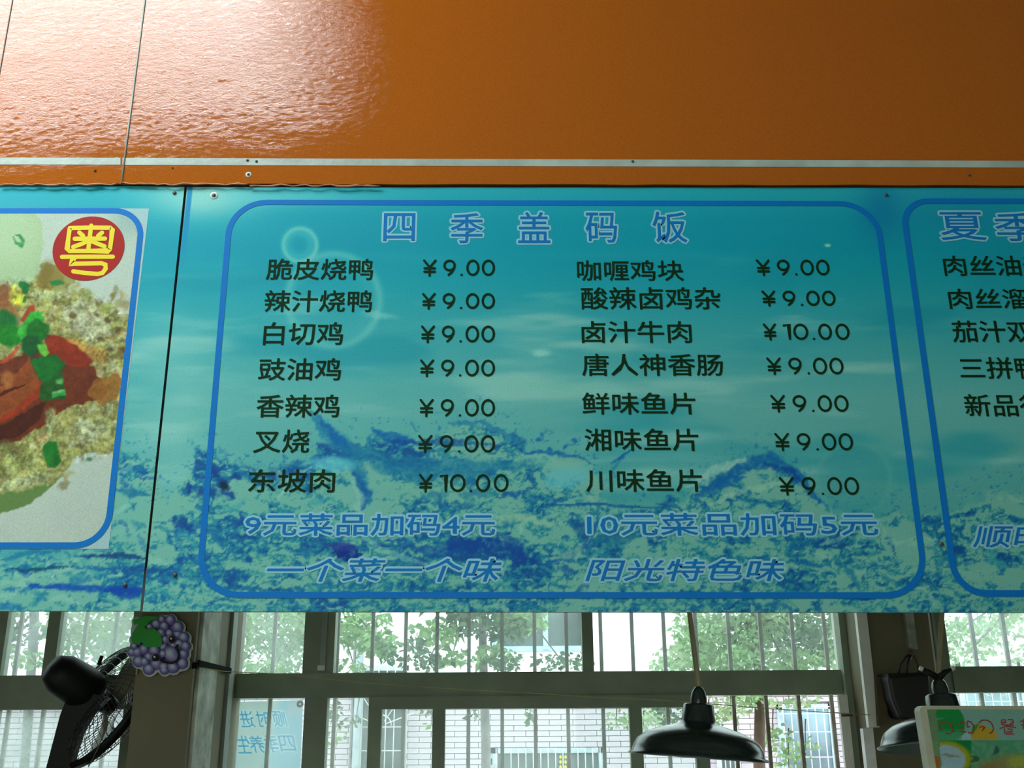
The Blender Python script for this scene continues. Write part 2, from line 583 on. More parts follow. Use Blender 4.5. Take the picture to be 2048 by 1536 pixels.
def sst(a, b, x):
    t = np.clip((x - a) / (b - a), 0, 1)
    return t * t * (3 - 2 * t)


class Art:
    def __init__(s, X, Y):
        s.X, s.Y = X, Y
        s.C = np.ones((len(X), 3)) * 0.7
        s.wx = (fbm(X / 22, Y / 22, 5) - .5) * 2; s.wy = (fbm(X / 22, Y / 22, 9) - .5) * 2
        s.ux = (fbm(X / 7, Y / 7, 15, 3) - .5) * 2; s.uy = (fbm(X / 7, Y / 7, 19, 3) - .5) * 2

    def mix(s, a, c):
        a = a[:, None] if hasattr(a, 'shape') else a
        s.C = s.C * (1 - a) + np.array(c) / 255.0 * a

    def ell(s, cx, cy, rx, ry, ang, c, al=1, soft=.15, warp=6, fine=2):
        x = s.X + s.wx * warp + s.ux * fine - cx; y = s.Y + s.wy * warp + s.uy * fine - cy
        a = math.radians(ang); ca, sa = math.cos(a), math.sin(a)
        d = np.sqrt(((x * ca + y * sa) / rx) ** 2 + ((-x * sa + y * ca) / ry) ** 2)
        s.mix(al * (1 - sst(1 - soft, 1 + soft, d)), c)

    def ring(s, cx, cy, r, wd, c, al):
        d = np.hypot(s.X - cx, s.Y - cy)
        s.mix(al * np.exp(-((d - r) / wd) ** 2), c)

    def stroke(s, pts, w0, w1, c, al=1, warp=8, fine=4, rag=.5):
        x = s.X + s.wx * warp + s.ux * fine; y = s.Y + s.wy * warp + s.uy * fine
        best = np.full(len(x), 9.0); n = len(pts) - 1
        for i in range(n):
            (ax, ay), (bx, by) = pts[i], pts[i + 1]
            dx, dy = bx - ax, by - ay
            t = np.clip(((x - ax) * dx + (y - ay) * dy) / (dx * dx + dy * dy + 1e-9), 0, 1)
            u = (i + t) / n
            ww = (w0 + (w1 - w0) * u) * (.25 + .75 * np.sin(np.pi * np.clip(u, .03, .97)))
            d = np.hypot(x - ax - t * dx, y - ay - t * dy) / np.maximum(ww, .5)
            best = np.minimum(best, d)
        if not hasattr(s, 'k6'): s.k6 = fbm(s.X / 6, s.Y / 6, 33, 3)
        k = s.k6
        s.mix(al * (1 - sst(.5, 1.15, best)) * np.clip(1 - rag + rag * 2.2 * (k - .15), 0, 1), c)

    def poly(s, pts, c, al=1, warp=4, fine=1.5, soft=2.0):
        x = s.X + s.wx * warp + s.ux * fine; y = s.Y + s.wy * warp + s.uy * fine
        ins = np.zeros(len(x), bool); dist = np.full(len(x), 1e9); n = len(pts)
        for i in range(n):
            (ax, ay), (bx, by) = pts[i], pts[(i + 1) % n]
            if ay != by:
                cnd = ((ay > y) != (by > y)) & (x < (bx - ax) * (y - ay) / (by - ay) + ax)
                ins ^= cnd
            dx, dy = bx - ax, by - ay
            t = np.clip(((x - ax) * dx + (y - ay) * dy) / (dx * dx + dy * dy + 1e-9), 0, 1)
            dist = np.minimum(dist, np.hypot(x - ax - t * dx, y - ay - t * dy))
        sd = np.where(ins, dist, -dist)
        s.mix(al * sst(-soft, soft, sd), c)


def art_mesh(name, corners, step, paint, parent, m, D, k=1.0):
    """printed sheet: fine grid in the plane y=D between four photo corners TL TR BR BL"""
    TL, TR, BR, BL = [np.array(P(a, b, D)) for a, b in corners]
    W_ = np.hypot(*(np.subtract(corners[1], corners[0]))); H_ = np.hypot(*(np.subtract(corners[3], corners[0])))
    nx, ny = int(W_ / step) + 2, int(H_ / step) + 2
    u = np.linspace(0, 1, nx)[None, :, None]; v = np.linspace(0, 1, ny)[:, None, None]
    pts = ((TL * (1 - u) + TR * u) * (1 - v) + (BL * (1 - u) + BR * u) * v).reshape(-1, 3)
    X, Y = proj(pts)
    A = Art(X, Y)
    paint(A)
    C = np.clip(s2l(np.clip(A.C, 0, 1)) * k, 0, 0.9)
    me = bpy.data.meshes.new(name)
    idx = np.arange(nx * ny).reshape(ny, nx)
    q = np.stack([idx[1:, :-1], idx[1:, 1:], idx[:-1, 1:], idx[:-1, :-1]], -1).reshape(-1, 4)
    me.vertices.add(len(pts)); me.vertices.foreach_set('co', pts.astype(np.float32).ravel())
    me.loops.add(q.size); me.loops.foreach_set('vertex_index', q.ravel().astype(np.int32))
    me.polygons.add(len(q)); me.polygons.foreach_set('loop_start', np.arange(0, q.size, 4, dtype=np.int32))
    at = me.color_attributes.new('print', 'FLOAT_COLOR', 'POINT')
    at.data.foreach_set('color', np.hstack([C, np.ones((len(C), 1))]).astype(np.float32).ravel())
    me.materials.append(m)
    me.update(); me.validate()
    return link(name, me, parent)


# ------------------------------------------------------------------ lettering
_tc = {}


def glyph(body, off):
    key = (body, off)
    if key in _tc: return _tc[key]
    c_ = bpy.data.curves.new('t', 'FONT')
    c_.body = body; c_.resolution_u = 2; c_.offset = off
    o_ = bpy.data.objects.new('t', c_)
    col.objects.link(o_)
    dg = bpy.context.evaluated_depsgraph_get()
    me = bpy.data.meshes.new_from_object(o_.evaluated_get(dg))
    v = np.zeros(len(me.vertices) * 3); me.vertices.foreach_get('co', v)
    f = [tuple(p.vertices) for p in me.polygons]
    bpy.data.objects.remove(o_); bpy.data.curves.remove(c_); bpy.data.meshes.remove(me)
    _tc[key] = (v.reshape(-1, 3)[:, :2], f)
    return _tc[key]


def lean(x, y):
    return (x - 985.0) / (y + 5400.0)


def box_map(uv, box, D, shear=0.0, mirror=False):
    """unit box -> photo box on plane D; rows keep the lean of true verticals"""
    x0, y0, x1, y1 = box
    h = (y1 - y0) / 2; ym = (y0 + y1) / 2
    cs = []
    for (x, y) in ((x0, y1), (x1, y1), (x0, y0), (x1, y0)):
        xx = x + lean(x, ym) * (y - ym) + shear * (ym - y)
        cs.append(np.array(P(xx, y, D)))
    u, v = uv[:, :1], uv[:, 1:2]
    if mirror: u = 1 - u
    return (cs[0] * (1 - u) + cs[1] * u) * (1 - v) + (cs[2] * (1 - u) + cs[3] * u) * v


def dilate(pts, faces, w, D):
    """fill plus a round-jointed band of half width w (metres) along every outline, in plane D"""
    from collections import Counter
    cnt = Counter()
    for f in faces:
        for i in range(len(f)):
            a, b = f[i], f[(i + 1) % len(f)]
            cnt[(min(a, b), max(a, b))] += 1
    edges = [e for e, c_ in cnt.items() if c_ == 1]
    v = [tuple(p) for p in pts]; fs = list(faces)
    nb = {}; st = 0
    for a, b in edges:
        nb.setdefault(a, []).append(b); nb.setdefault(b, []).append(a)
        p, q = pts[a], pts[b]
        d = q - p; L = math.hypot(d[0], d[2])
        if L < 1e-7: continue
        nx_, nz_ = -d[2] / L * w, d[0] / L * w
        k = len(v); st += 1; e = 1.5e-5 * (1 + st % 9)
        v += [(p[0] + nx_, p[1] + e, p[2] + nz_), (q[0] + nx_, q[1] + e, q[2] + nz_), (q[0] - nx_, q[1] + e, q[2] - nz_), (p[0] - nx_, p[1] + e, p[2] - nz_)]
        fs.append((k, k + 1, k + 2, k + 3))
    for a, l in nb.items():
        if len(l) == 2:
            d1 = pts[l[0]] - pts[a]; d2 = pts[l[1]] - pts[a]
            c_ = float(np.dot(d1, d2)) / (np.linalg.norm(d1) * np.linalg.norm(d2) + 1e-12)
            if c_ < -.97: continue
        k = len(v); p = pts[a]; st += 1; e = 1.5e-5 * (11 + st % 9)
        v += [(p[0] + w * math.cos(t), p[1] + e, p[2] + w * math.sin(t)) for t in [math.pi * i / 4 for i in range(8)]]
        fs.append(tuple(range(k, k + 8)))
    return v, fs


def lettering(body, box, D, m, parent, bold=.5, shear=0.0, halo=None, mirror=False, name='lettering', hpx=4.6, lift=.0009):
    """bold and hpx: extra pen half-width of strokes and of the pale outline, in photo pixels"""
    v, f = glyph(body, 0.0)
    lo, hi = v.min(0), v.max(0)
    k = D * 1.03 / F_PX
    b_ = (box[0] + bold, box[1] + bold, box[2] - bold, box[3] - bold)
    uv = (v - lo) / (hi - lo)
    p1 = box_map(uv, b_, D - lift, shear, mirror)
    vv, ff = dilate(p1, f, bold * k, D) if bold > 0 else ([tuple(q) for q in p1], f)
    me = bpy.data.meshes.new(name)
    me.from_pydata(vv, [], ff)
    me.materials.append(m)
    o = link(name, me, parent)
    if halo is not None:
        p2 = box_map(uv, b_, D - lift * .5, shear, mirror)
        hv, hf = dilate(p2, f, hpx * k, D)
        me = bpy.data.meshes.new('lettering_outline')
        me.from_pydata(hv, [], hf)
        me.materials.append(halo)
        h = bpy.data.objects.new('lettering_outline', me); col.objects.link(h); h.parent = o
    return o


def ribbon(polys, wd, D, parent, m, name, px=True, closed=False, n=10):
    """rounded pen strokes in the photo, laid flat in plane D; wd pen width in pixels"""
    vs_, fs, dep = [], [], []
    for ip, pl in enumerate(polys):
        d0 = len(vs_)
        pl = [np.array(p, float) for p in pl]
        k = len(pl)
        L, R = [], []
        for i in range(k):
            if closed:
                a, b = pl[i - 1], pl[(i + 1) % k]
            else:
                a, b = pl[max(i - 1, 0)], pl[min(i + 1, k - 1)]
            t = (b - a) / (np.hypot(*(b - a)) + 1e-9)
            nrm = np.array((-t[1], t[0])) * wd / 2
            # mitre on sharp bends
            if closed or 0 < i < k - 1:
                t1 = (pl[i] - a) / (np.hypot(*(pl[i] - a)) + 1e-9)
                cosb = max(.55, abs(float(np.dot(t1, t))))
                nrm = nrm / cosb
            L.append(pl[i] + nrm); R.append(pl[i] - nrm)
        b0 = len(vs_)
        vs_ += L + R
        for i in range(k if closed else k - 1):
            j = (i + 1) % k
            fs.append((b0 + i, b0 + j, b0 + k + j, b0 + k + i))
        if not closed:
            for end, nb in ((0, 1), (k - 1, k - 2)):
                d_ = pl[end] - pl[nb]; a0 = math.atan2(d_[1], d_[0])
                b1 = len(vs_)
                for q in range(7):
                    a = a0 - math.pi / 2 + math.pi * q / 6
                    vs_.append(pl[end] + np.array((math.cos(a), math.sin(a))) * wd / 2)
                fs.append(tuple(range(b1, b1 + 7)))
        dep += [D + 8e-6 * (ip * 3 + (0 if q_ < 2 * k else 1 + (q_ >= 2 * k + 7))) for q_ in range(len(vs_) - d0)]
    me = bpy.data.meshes.new(name)
    me.from_pydata([tuple(P(p[0], p[1], dd)) for p, dd in zip(vs_, dep)], [], fs)
    me.materials.append(m)
    return link(name, me, parent)


def arc(cx, cy, rx, ry, a0, a1, n=14):
    return [(cx + rx * math.cos(math.radians(a0 + (a1 - a0) * i / n)), cy + ry * math.sin(math.radians(a0 + (a1 - a0) * i / n))) for i in range(n + 1)]


def price(s, x0, y0, x1, y1, D, parent):
    """price in round pen figures; widths shared out as in the sign"""
    h = y1 - y0
    ten = '10' in s
    # layout in units of the full width
    W_ = x1 - x0
    if ten: lay = [('Y', 0, .150), ('1', .265, .30), ('0', .345, .520), ('.', .565, .59), ('0', .635, .795), ('0', .835, 1.0)]
    else: lay = [('Y', 0, .185), ('9', .28, .455), ('.', .52, .55), ('0', .60, .785), ('0', .815, 1.0)]
    pen = 4.7
    polys = []
    for ch, a, b in lay:
        a = x0 + a * W_; b = x0 + b * W_; mx = (a + b) / 2
        if ch == '0':
            e = arc(mx, (y0 + y1) / 2, (b - a) / 2 - pen / 2, h / 2 - pen / 2, 0, 360, 22)
            polys.append(e)
        elif ch == '9':
            r = (b - a) / 2 - pen / 2; ry = h * .29
            polys.append(arc(mx, y0 + ry + pen / 2, r, ry, 0, 360, 20))
            polys.append([(mx + r, y0 + ry + pen / 2), (mx + r * .9, y0 + h * .52), (mx + r * .5, y0 + h * .75), (mx - r * .15, y1 - pen / 2)])
        elif ch == '1':
            polys.append([(a - 4, y0 + pen * .9), (b, y0 + pen / 2), (b, y1 - pen / 2)])
        elif ch == '.':
            polys.append([(mx, y1 - pen / 2), (mx + .4, y1 - pen / 2)])
        elif ch == 'Y':
            polys.append([(a + 2, y0 + 2), (mx, y0 + h * .48)]); polys.append([(b - 2, y0 + 2), (mx, y0 + h * .48)])
            polys.append([(mx, y0 + h * .46), (mx, y1 - 1)])
            polys.append([(a + 3, y0 + h * .53), (b - 3, y0 + h * .53)]); polys.append([(a + 3, y0 + h * .74), (b - 3, y0 + h * .74)])
    # lean each point with the true verticals
    ym = (y0 + y1) / 2
    polys = [[(x + lean(x, ym) * (y - ym), y) for x, y in pl] for pl in polys]
    return ribbon(polys, pen, D - .0009, parent, M['ink'], 'lettering')


def rrect(pts, r, n=10, rs=None):
    """rounded quad outline in plane coordinates from 4 photo corners"""
    Q = [P(a, b, DB) for a, b in pts]
    out = []
    for i in range(4):
        p, a, b = Q[i], Q[i - 1], Q[(i + 1) % 4]
        da = (a - p).normalized(); db = (b - p).normalized()
        s_, e_ = p + da * r, p + db * r
        cen = p + da * r + db * r
        for k in range(n + 1):
            t = math.pi / 2 * k / n
            out.append(cen - db * r * math.cos(t) * 1.0 - da * r * math.sin(t) * 1.0)
    return out


def ring_line(pts, r, wd, parent, m, lift=.0007, name='border_line'):
    o_ = rrect(pts, r)
    n = len(o_)
    cen = sum(o_, Vector()) / n
    vs_ = []
    for i, p in enumerate(o_):
        t = (o_[(i + 1) % n] - o_[i - 1]).normalized()
        nrm = Vector((-t.z, 0, t.x))
        vs_.append(p + nrm * wd / 2 + Vector((0, -lift, 0)))
    for i, p in enumerate(o_):
        t = (o_[(i + 1) % n] - o_[i - 1]).normalized()
        nrm = Vector((-t.z, 0, t.x))
        vs_.append(p - nrm * wd / 2 + Vector((0, -lift, 0)))
    fs = [(i, (i + 1) % n, n + (i + 1) % n, n + i) for i in range(n)]
    me = bpy.data.meshes.new(name)
    me.from_pydata([tuple(v) for v in vs_], [], fs)
    me.materials.append(m)
    return link(name, me, parent)


# ------------------------------------------------------------------ art of the menu board
SPL = [(-200, 1010), (0, 1120), (150, 1100), (215, 1000), (240, 880), (300, 925), (330, 1000), (365, 960), (400, 905), (440, 900), (480, 925), (560, 930), (610, 915), (640, 880), (700, 880),
       (760, 862), (800, 872), (860, 885), (900, 850), (960, 838), (1010, 862), (1060, 895), (1130, 905), (1190, 925), (1215, 1000), (1300, 1012), (1370, 985),
       (1430, 950), (1480, 925), (1540, 912), (1590, 935), (1630, 985), (1700, 1030), (1800, 1025), (1860, 1030), (1910, 1015), (1960, 985), (2060, 975), (2300, 940)]


def water_base(A):
    X, Y = A.X, A.Y
    ys = [380, 440, 500, 560, 640, 720, 800, 900, 1000, 1230]
    cs = np.array([(34, 165, 180), (10, 152, 172), (6, 150, 170), (20, 155, 170), (48, 162, 170), (70, 168, 170), (92, 176, 172), (88, 172, 168), (78, 165, 162), (86, 165, 158)], float) / 255
    A.C = np.stack([np.interp(Y, ys, cs[:, i]) for i in range(3)], 1)
    # wide pale streaks of cloud
    n = fbm(X / 330 + Y / 900, Y / 46, 2, 4)
    A.mix(.75 * sst(.52, .80, n) * sst(470, 640, Y), (140, 200, 190))
    n2 = fbm(X / 260, Y / 70, 12, 3)
    A.mix(.45 * sst(.5, .8, n2) * sst(430, 600, Y), (10, 140, 160))
    # paler by the left seam and toward the top corner
    A.mix(.75 * np.exp(-((X - 400) / 110) ** 2 - ((Y - 395) / 45) ** 2), (165, 215, 200))
    A.mix(.35 * np.exp(-((X - 350) / 75) ** 2) * sst(540, 700, Y), (130, 200, 190))
    A.mix(.5 * np.exp(-((X - 560) / 170) ** 2 - ((Y - 395) / 16) ** 2), (110, 200, 200))
    A.mix(.35 * np.exp(-((X - 1930) / 140) ** 2 - ((Y - 420) / 60) ** 2), (10, 120, 165))
    A.mix(.5 * np.exp(-((X - 1760) / 45) ** 2 - ((Y - 420) / 60) ** 2), (0, 105, 160))


def water_splash(A):
    X, Y = A.X, A.Y
    wX = X + A.wx * 26 + A.ux * 7; wY = Y + A.wy * 24 + A.uy * 7
    top = np.interp(wX, [p[0] for p in SPL], [p[1] for p in SPL])
    mask = sst(-4, 16, wY - top)
    deep = sst(0, 220, wY - top)
    # swirled texture
    q = fbm(X / 60 + A.wx * .9, Y / 34 + A.wy * .9, 21, 5, .6)
    q2 = fbm(X / 24 + A.wy * 1.2, Y / 13 + A.wx * 1.1, 27, 4, .62)
    q3 = fbm(X / 9 + A.wy, Y / 6 + A.wx, 44, 3, .6)
    rd = 1 - np.abs(2 * fbm(X / 30 + A.wx * 1.5, Y / 14 + A.wy * 1.2, 71, 4, .6) - 1) * 2.2
    t = .33 * (fbm(X / 150, Y / 90, 97, 3) - .5) + .40 * q + .27 * q2 + .17 * q3 + .2 * np.clip(rd, 0, 1) + .0
    pale = np.array((112, 180, 164)) / 255; mid = np.array((40, 142, 152)) / 255; blue = np.array((8, 100, 160)) / 255; dk = np.array((2, 60, 140)) / 255
    c_ = pale * np.ones((len(X), 1))
    a = sst(.50, .58, t)[:, None]; c_ = c_ * (1 - a) + mid * a
    a = (sst(.575, .64, t) * .85)[:, None]; c_ = c_ * (1 - a) + blue * a
    a = (sst(.64, .72, t) * .75)[:, None]; c_ = c_ * (1 - a) + dk * a
    al = (mask * .88)[:, None]
    A.C = A.C * (1 - al) + c_ * al
    # spray specks over the crest
    sp = fbm(X / 8, Y / 7, 51, 3, .7)
    band = sst(-75, -5, Y - top) * (1 - sst(-5, 20, Y - top))
    A.mix(.7 * sst(.66, .74, sp) * band, (20, 112, 165))
    B, D_, L_ = (6, 98, 168), (4, 70, 152), (132, 195, 185)
    RS = random.Random(23)
    for i in range(110):
        x = RS.uniform(X.min(), X.max()); ty = float(np.interp(x, [p[0] for p in SPL], [p[1] for p in SPL]))
        y = RS.uniform(ty + 8, 1215); L = RS.uniform(25, 75); a = RS.gauss(0, .55) + (.35 if x > 1250 else 0); cv = RS.uniform(-.9, .9)
        pts_ = [(x + L * k * math.cos(a + cv * k), y + L * k * math.sin(a + cv * k)) for k in (-.5, -.17, .17, .5)]
        A.stroke(pts_, RS.uniform(3, 10), RS.uniform(2, 8), RS.choice([(134, 196, 176), (134, 196, 176), (30, 128, 158), (12, 104, 165), (6, 84, 160), (60, 160, 165)]), RS.uniform(.45, .85), 8, 5, .6)
    st = A.stroke
    st([(622, 828), (660, 868), (700, 905), (722, 950), (738, 1005)], 22, 20, (18, 118, 162), .85)
    st([(640, 838), (672, 878), (700, 900)], 10, 14, B, .8)
    st([(752, 862), (790, 878), (828, 888)], 16, 12, B, .95)
    st([(770, 885), (850, 888), (930, 884), (1005, 892)], 9, 6, D_, .7)
    st([(700, 890), (760, 925), (840, 940), (950, 935), (1050, 930)], 30, 26, (22, 122, 160), .8)
    st([(900, 850), (960, 842), (1010, 868), (1060, 905), (1120, 905)], 10, 4, (30, 125, 165), .8)
    st([(1040, 905), (1100, 905), (1150, 912), (1192, 930)], 5, 4, B, .8)
    st([(710, 950), (730, 985), (725, 1020)], 15, 12, (10, 90, 160), .8)
    st([(555, 1000), (580, 960), (620, 935)], 6, 9, L_, .8)
    st([(700, 1050), (720, 1000), (700, 960)], 12, 9, L_, .6)
    st([(670, 1100), (695, 1108), (720, 1104)], 24, 18, (2, 48, 138), 1, 10, 8, .45)
    st([(660, 1090), (690, 1092), (712, 1100)], 10, 10, (40, 60, 150), .8, 3, 2, .1)
    st([(770, 1078), (820, 1095), (880, 1100), (940, 1092), (1000, 1080)], 10, 22, (4, 84, 156), .9, 12, 8, .6)
    st([(900, 1092), (960, 1088), (1010, 1098), (1060, 1120), (1085, 1128)], 26, 16, D_, .95, 14, 10, .7)
    st([(1010, 1070), (1040, 1100), (1050, 1130)], 18, 14, D_, .7)
    st([(1085, 1130), (1130, 1118), (1170, 1090), (1190, 1060), (1200, 1030)], 8, 5, B, .9, 4, 3, .2)
    st([(1190, 1080), (1230, 1075), (1290, 1070)], 26, 14, (10, 105, 150), .8)
    st([(940, 1058), (1000, 1040), (1060, 1035), (1120, 1050)], 10, 12, (140, 195, 165), .7)
    st([(720, 1060), (760, 1100), (830, 1125), (900, 1130)], 9, 7, L_, .6)
    st([(1105, 1120), (1150, 1105), (1180, 1070)], 14, 8, (145, 195, 165), .7)
    st([(1080, 1012), (1180, 1008), (1260, 1012), (1345, 1018)], 4, 3, (10, 95, 160), .9, 3, 1, .2)
    st([(1150, 1040), (1165, 1060), (1170, 1085)], 16, 12, (4, 78, 150), .8)
    for (x, y, rx, ry) in ((446, 968, 14, 12), (414, 985, 18, 10), (430, 945, 12, 8), (470, 955, 10, 7), (452, 990, 14, 8), (378, 975, 8, 6), (372, 1050, 14, 8), (350, 1045, 10, 8)):
        A.ell(x, y, rx, ry, 20, (3, 66, 140), .85, .5, 12, 8)
    A.ell(449, 972, 9, 9, 0, (2, 40, 60), .9, .4, 5, 4)
    # right hand wave
    st([(1392, 1000), (1440, 962), (1500, 925), (1545, 918), (1592, 950), (1620, 985), (1655, 1015)], 20, 12, (10, 100, 165), .9)
    st([(1530, 925), (1580, 945), (1600, 965)], 12, 9, D_, .7)
    st([(1425, 985), (1460, 960), (1490, 955)], 15, 14, B, .85)
    st([(1375, 975), (1430, 940), (1485, 918)], 7, 13, (140, 198, 185), .9)
    st([(1420, 1008), (1480, 985), (1540, 970), (1560, 965)], 7, 10, (140, 198, 175), .85)
    st([(1225, 930), (1245, 915), (1268, 902)], 5, 6, B, .9)
    st([(1235, 960), (1225, 940), (1262, 905)], 4, 3, (40, 130, 165), .7)
    st([(1205, 985), (1200, 1010), (1198, 1050)], 3, 3, (30, 115, 160), .6)
    for x, y in ((1640, 1000), (1652, 1012), (1668, 1015), (1150, 880), (1132, 895), (1100, 898), (1078, 880), (1085, 870)):
        A.ell(x, y, 5, 4, 0, B, .8, .5, 6, 4)
    # pale caps of bubbles in the water
    A.ell(665, 928, 46, 14, 3, (95, 195, 205), .75, .4, 4, 3)
    A.ell(1135, 955, 48, 20, -10, (95, 190, 200), .7, .5, 6, 4)
    A.ell(1090, 925, 60, 12, 8, (118, 190, 175), .55, .5, 8, 4)
    A.ell(900, 985, 90, 22, 5, (110, 180, 160), .45, .6, 14, 8)


def paint_menu(A):
    X, Y = A.X, A.Y
    water_base(A)
    water_splash(A)
    # bubbles
    A.ring(600, 490, 33, 5, (120, 200, 185), .75); A.ring(598, 489, 24, 9, (70, 180, 185), .5)
    A.ring(667, 600, 92, 8, (112, 196, 186), .55); A.ring(662, 600, 78, 14, (70, 175, 180), .28)
    A.ell(760, 632, 30, 7, 8, (130, 205, 195), .5, .6)
    A.ring(1708, 958, 72, 6, (90, 175, 168), .45); A.ell(1708, 958, 70, 70, 0, (60, 155, 158), .3, .1, 0, 0)
    A.ell(1082, 706, 17, 7, 0, (140, 210, 200), .85, .7, 2, 1)
    A.ell(1655, 491, 6, 3, 0, (150, 230, 200), .9, .5, 1, 1)
    A.ell(1220, 690, 34, 14, 25, (90, 178, 172), .6, .7, 6, 3)
    A.ell(1050, 770, 170, 12, 3, (120, 195, 180), .55, .8, 6, 3)
    A.ell(560, 955, 8, 20, -35, (140, 190, 170), .5, .5)
    # blue sliver of the misregistered print by the seam
    xs = 375 + lean(375, 375) * (Y - 375)
    A.mix(.85 * (np.abs(X - xs - 5) < 5) * (1 - sst(420, 560, Y)), (10, 130, 185))


def paint_left(A):
    X, Y = A.X, A.Y
    water_base(A)
    A.mix(.5 * sst(380, 420, Y) * (1 - sst(0, 320, X)), (60, 160, 175))
    water_splash(A)
    for (p, w0, cc, al) in (([(10, 1140), (60, 1141), (150, 1132)], 5, (4, 70, 110), .9), ([(160, 1112), (240, 1110), (300, 1115)], 6, (3, 60, 120), .9),
                            ([(60, 1172), (140, 1176), (230, 1180), (290, 1178)], 9, (8, 80, 170), .95), ([(210, 1183), (255, 1187), (288, 1184)], 12, (2, 66, 165), .9),
                            ([(140, 1134), (200, 1137), (250, 1135)], 4, (20, 90, 160), .7), ([(230, 980), (262, 985), (298, 990)], 9, (20, 110, 150), .8),
                            ([(0, 1120), (60, 1105), (120, 1100)], 8, (10, 110, 150), .7)):
        A.stroke(p, w0, w0, cc, al, 5, 3, .3)


def paint_food(A):
    X, Y = A.X, A.Y
    A.C[:] = np.array((172, 192, 178)) / 255
    n = fbm(X / 60, Y / 60, 3, 3)
    A.mix(.3 * sst(.4, .7, n), (158, 182, 172))
    A.mix(.6 * sst(208, 250, X) * (1 - sst(440, 500, Y)), (125, 165, 160))
    # right corners of the sheet are plain white
    # olive shadow under the plate rim
    A.poly([(-60, 1032), (10, 1026), (60, 1008), (100, 975), (128, 948), (60, 960), (-60, 985)], (86, 122, 62), .95, 4)
    # body of rice and pale cabbage
    A.poly([(-60, 590), (20, 575), (70, 560), (90, 520), (120, 530), (150, 560), (120, 600), (130, 590), (168, 575), (185, 605), (215, 603), (222, 625), (262, 630), (262, 735),
            (240, 760), (250, 800), (262, 905), (190, 905), (150, 920), (130, 945), (60, 980), (-60, 990)], (138, 146, 84), 1, 10, 4)
    A.poly([(-60, 424), (70, 424), (86, 445), (88, 500), (70, 560), (20, 590), (-60, 590)], (150, 182, 138), .95, 5)
    A.ell(20, 470, 60, 60, 0, (165, 196, 158), .6, .6)
    A.stroke([(26, 474), (32, 485), (44, 492), (47, 483), (40, 472), (30, 470)], 5, 5, (34, 128, 58), .9, 2, 1)
    # browns behind
    A.poly([(75, 560), (95, 520), (115, 535), (130, 570), (100, 580), (70, 575)], (128, 118, 52), .9, 5)
    A.ell(92, 545, 14, 26, 20, (108, 98, 40), .7, .6)
    R_ = random.Random(5)
    # rice lumps
    for i in range(420):
        x = R_.uniform(-20, 262); y = R_.uniform(575, 970)
        if 560 < y < 700 and x < 80: continue
        if y > 905 and x > 140: continue
        pal = R_.choice([(170, 182, 140), (150, 150, 80), (120, 112, 58), (186, 192, 160), (140, 138, 70), (160, 160, 100), (98, 92, 48), (150, 118, 66)])
        A.ell(x, y, R_.uniform(4, 14), R_.uniform(3, 9), R_.uniform(0, 180), pal, .55, .5, 8, 5)
    A.poly([(122, 620), (150, 600), (175, 585), (195, 610), (210, 640), (225, 665), (180, 690), (150, 665)], (176, 188, 160), .6, 10, 6)
    A.ell(168, 860, 24, 24, 0, (172, 190, 150), .85, .4, 10, 6); A.ell(205, 850, 14, 9, 0, (160, 180, 130), .7, .5)
    A.ell(95, 590, 36, 9, -5, (160, 176, 120), .8, .5); A.ell(175, 590, 10, 14, 0, (128, 146, 72), .8, .5)
    A.ell(218, 612, 12, 10, 0, (132, 150, 70), .8, .5)
    for x, y in ((193, 630), (146, 632), (200, 680), (220, 700), (235, 660), (214, 640), (246, 700)):
        A.ell(x, y, 6, 5, 30, (84, 66, 36), .8, .5, 6, 4)
    A.ell(34, 590, 22, 20, 0, (176, 180, 70), .9, .4); A.ell(38, 600, 12, 8, 0, (178, 188, 40), .8, .5)
    A.ell(5, 590, 18, 26, 0, (120, 74, 40), .9, .4); A.ell(8, 612, 30, 14, 20, (130, 84, 44), .8, .5)
    # meat
    A.poly([(-60, 735), (20, 720), (60, 700), (100, 690), (150, 705), (190, 735), (205, 770), (225, 775), (205, 800), (130, 810), (90, 850), (40, 880), (-60, 900)], (96, 44, 22), 1, 7, 3)
    A.poly([(88, 668), (120, 672), (170, 690), (198, 715), (170, 735), (120, 728), (85, 700)], (128, 42, 18), 1, 3, 2)
    A.poly([(120, 672), (175, 690), (215, 702), (210, 728), (188, 722), (150, 692)], (158, 130, 62), .9, 4, 2)
    A.poly([(-60, 775), (0, 772), (40, 740), (58, 705), (62, 730), (88, 770), (70, 800), (30, 830), (-60, 868)], (128, 66, 28), .95, 6, 3)
    A.stroke([(-20, 850), (30, 825), (70, 790), (90, 765)], 10, 8, (136, 44, 18), .9, 4, 2, .2)
    A.stroke([(-20, 800), (20, 780), (50, 770)], 5, 4, (60, 20, 10), .9, 3, 2, .2)
    A.poly([(-60, 872), (20, 845), (70, 812), (95, 800), (80, 840), (40, 872), (-60, 890)], (62, 26, 12), .95, 6, 3)
    A.stroke([(0, 728), (20, 715), (40, 690)], 9, 6, (168, 70, 40), .9, 3, 2, .2)
    A.ell(10, 760, 14, 14, 0, (176, 120, 60), .6, .6, 8, 5)
    A.poly([(40, 640), (58, 612), (70, 608), (70, 622), (48, 645)], (150, 60, 28), .95, 3, 2)
    A.poly([(190, 760), (235, 745), (250, 760), (235, 800), (205, 815), (180, 790)], (134, 92, 36), .85, 8, 4)
    # spring onion
    G1, G2, G3 = (14, 102, 30), (40, 156, 50), (96, 186, 60)
    A.ell(12, 640, 20, 20, 0, (12, 100, 40), 1, .2, 6); A.ell(20, 670, 30, 22, 0, (14, 112, 30), 1, .2, 8)
    A.poly([(35, 660), (60, 625), (85, 622), (88, 645), (60, 668), (40, 682)], G2, 1, 4)
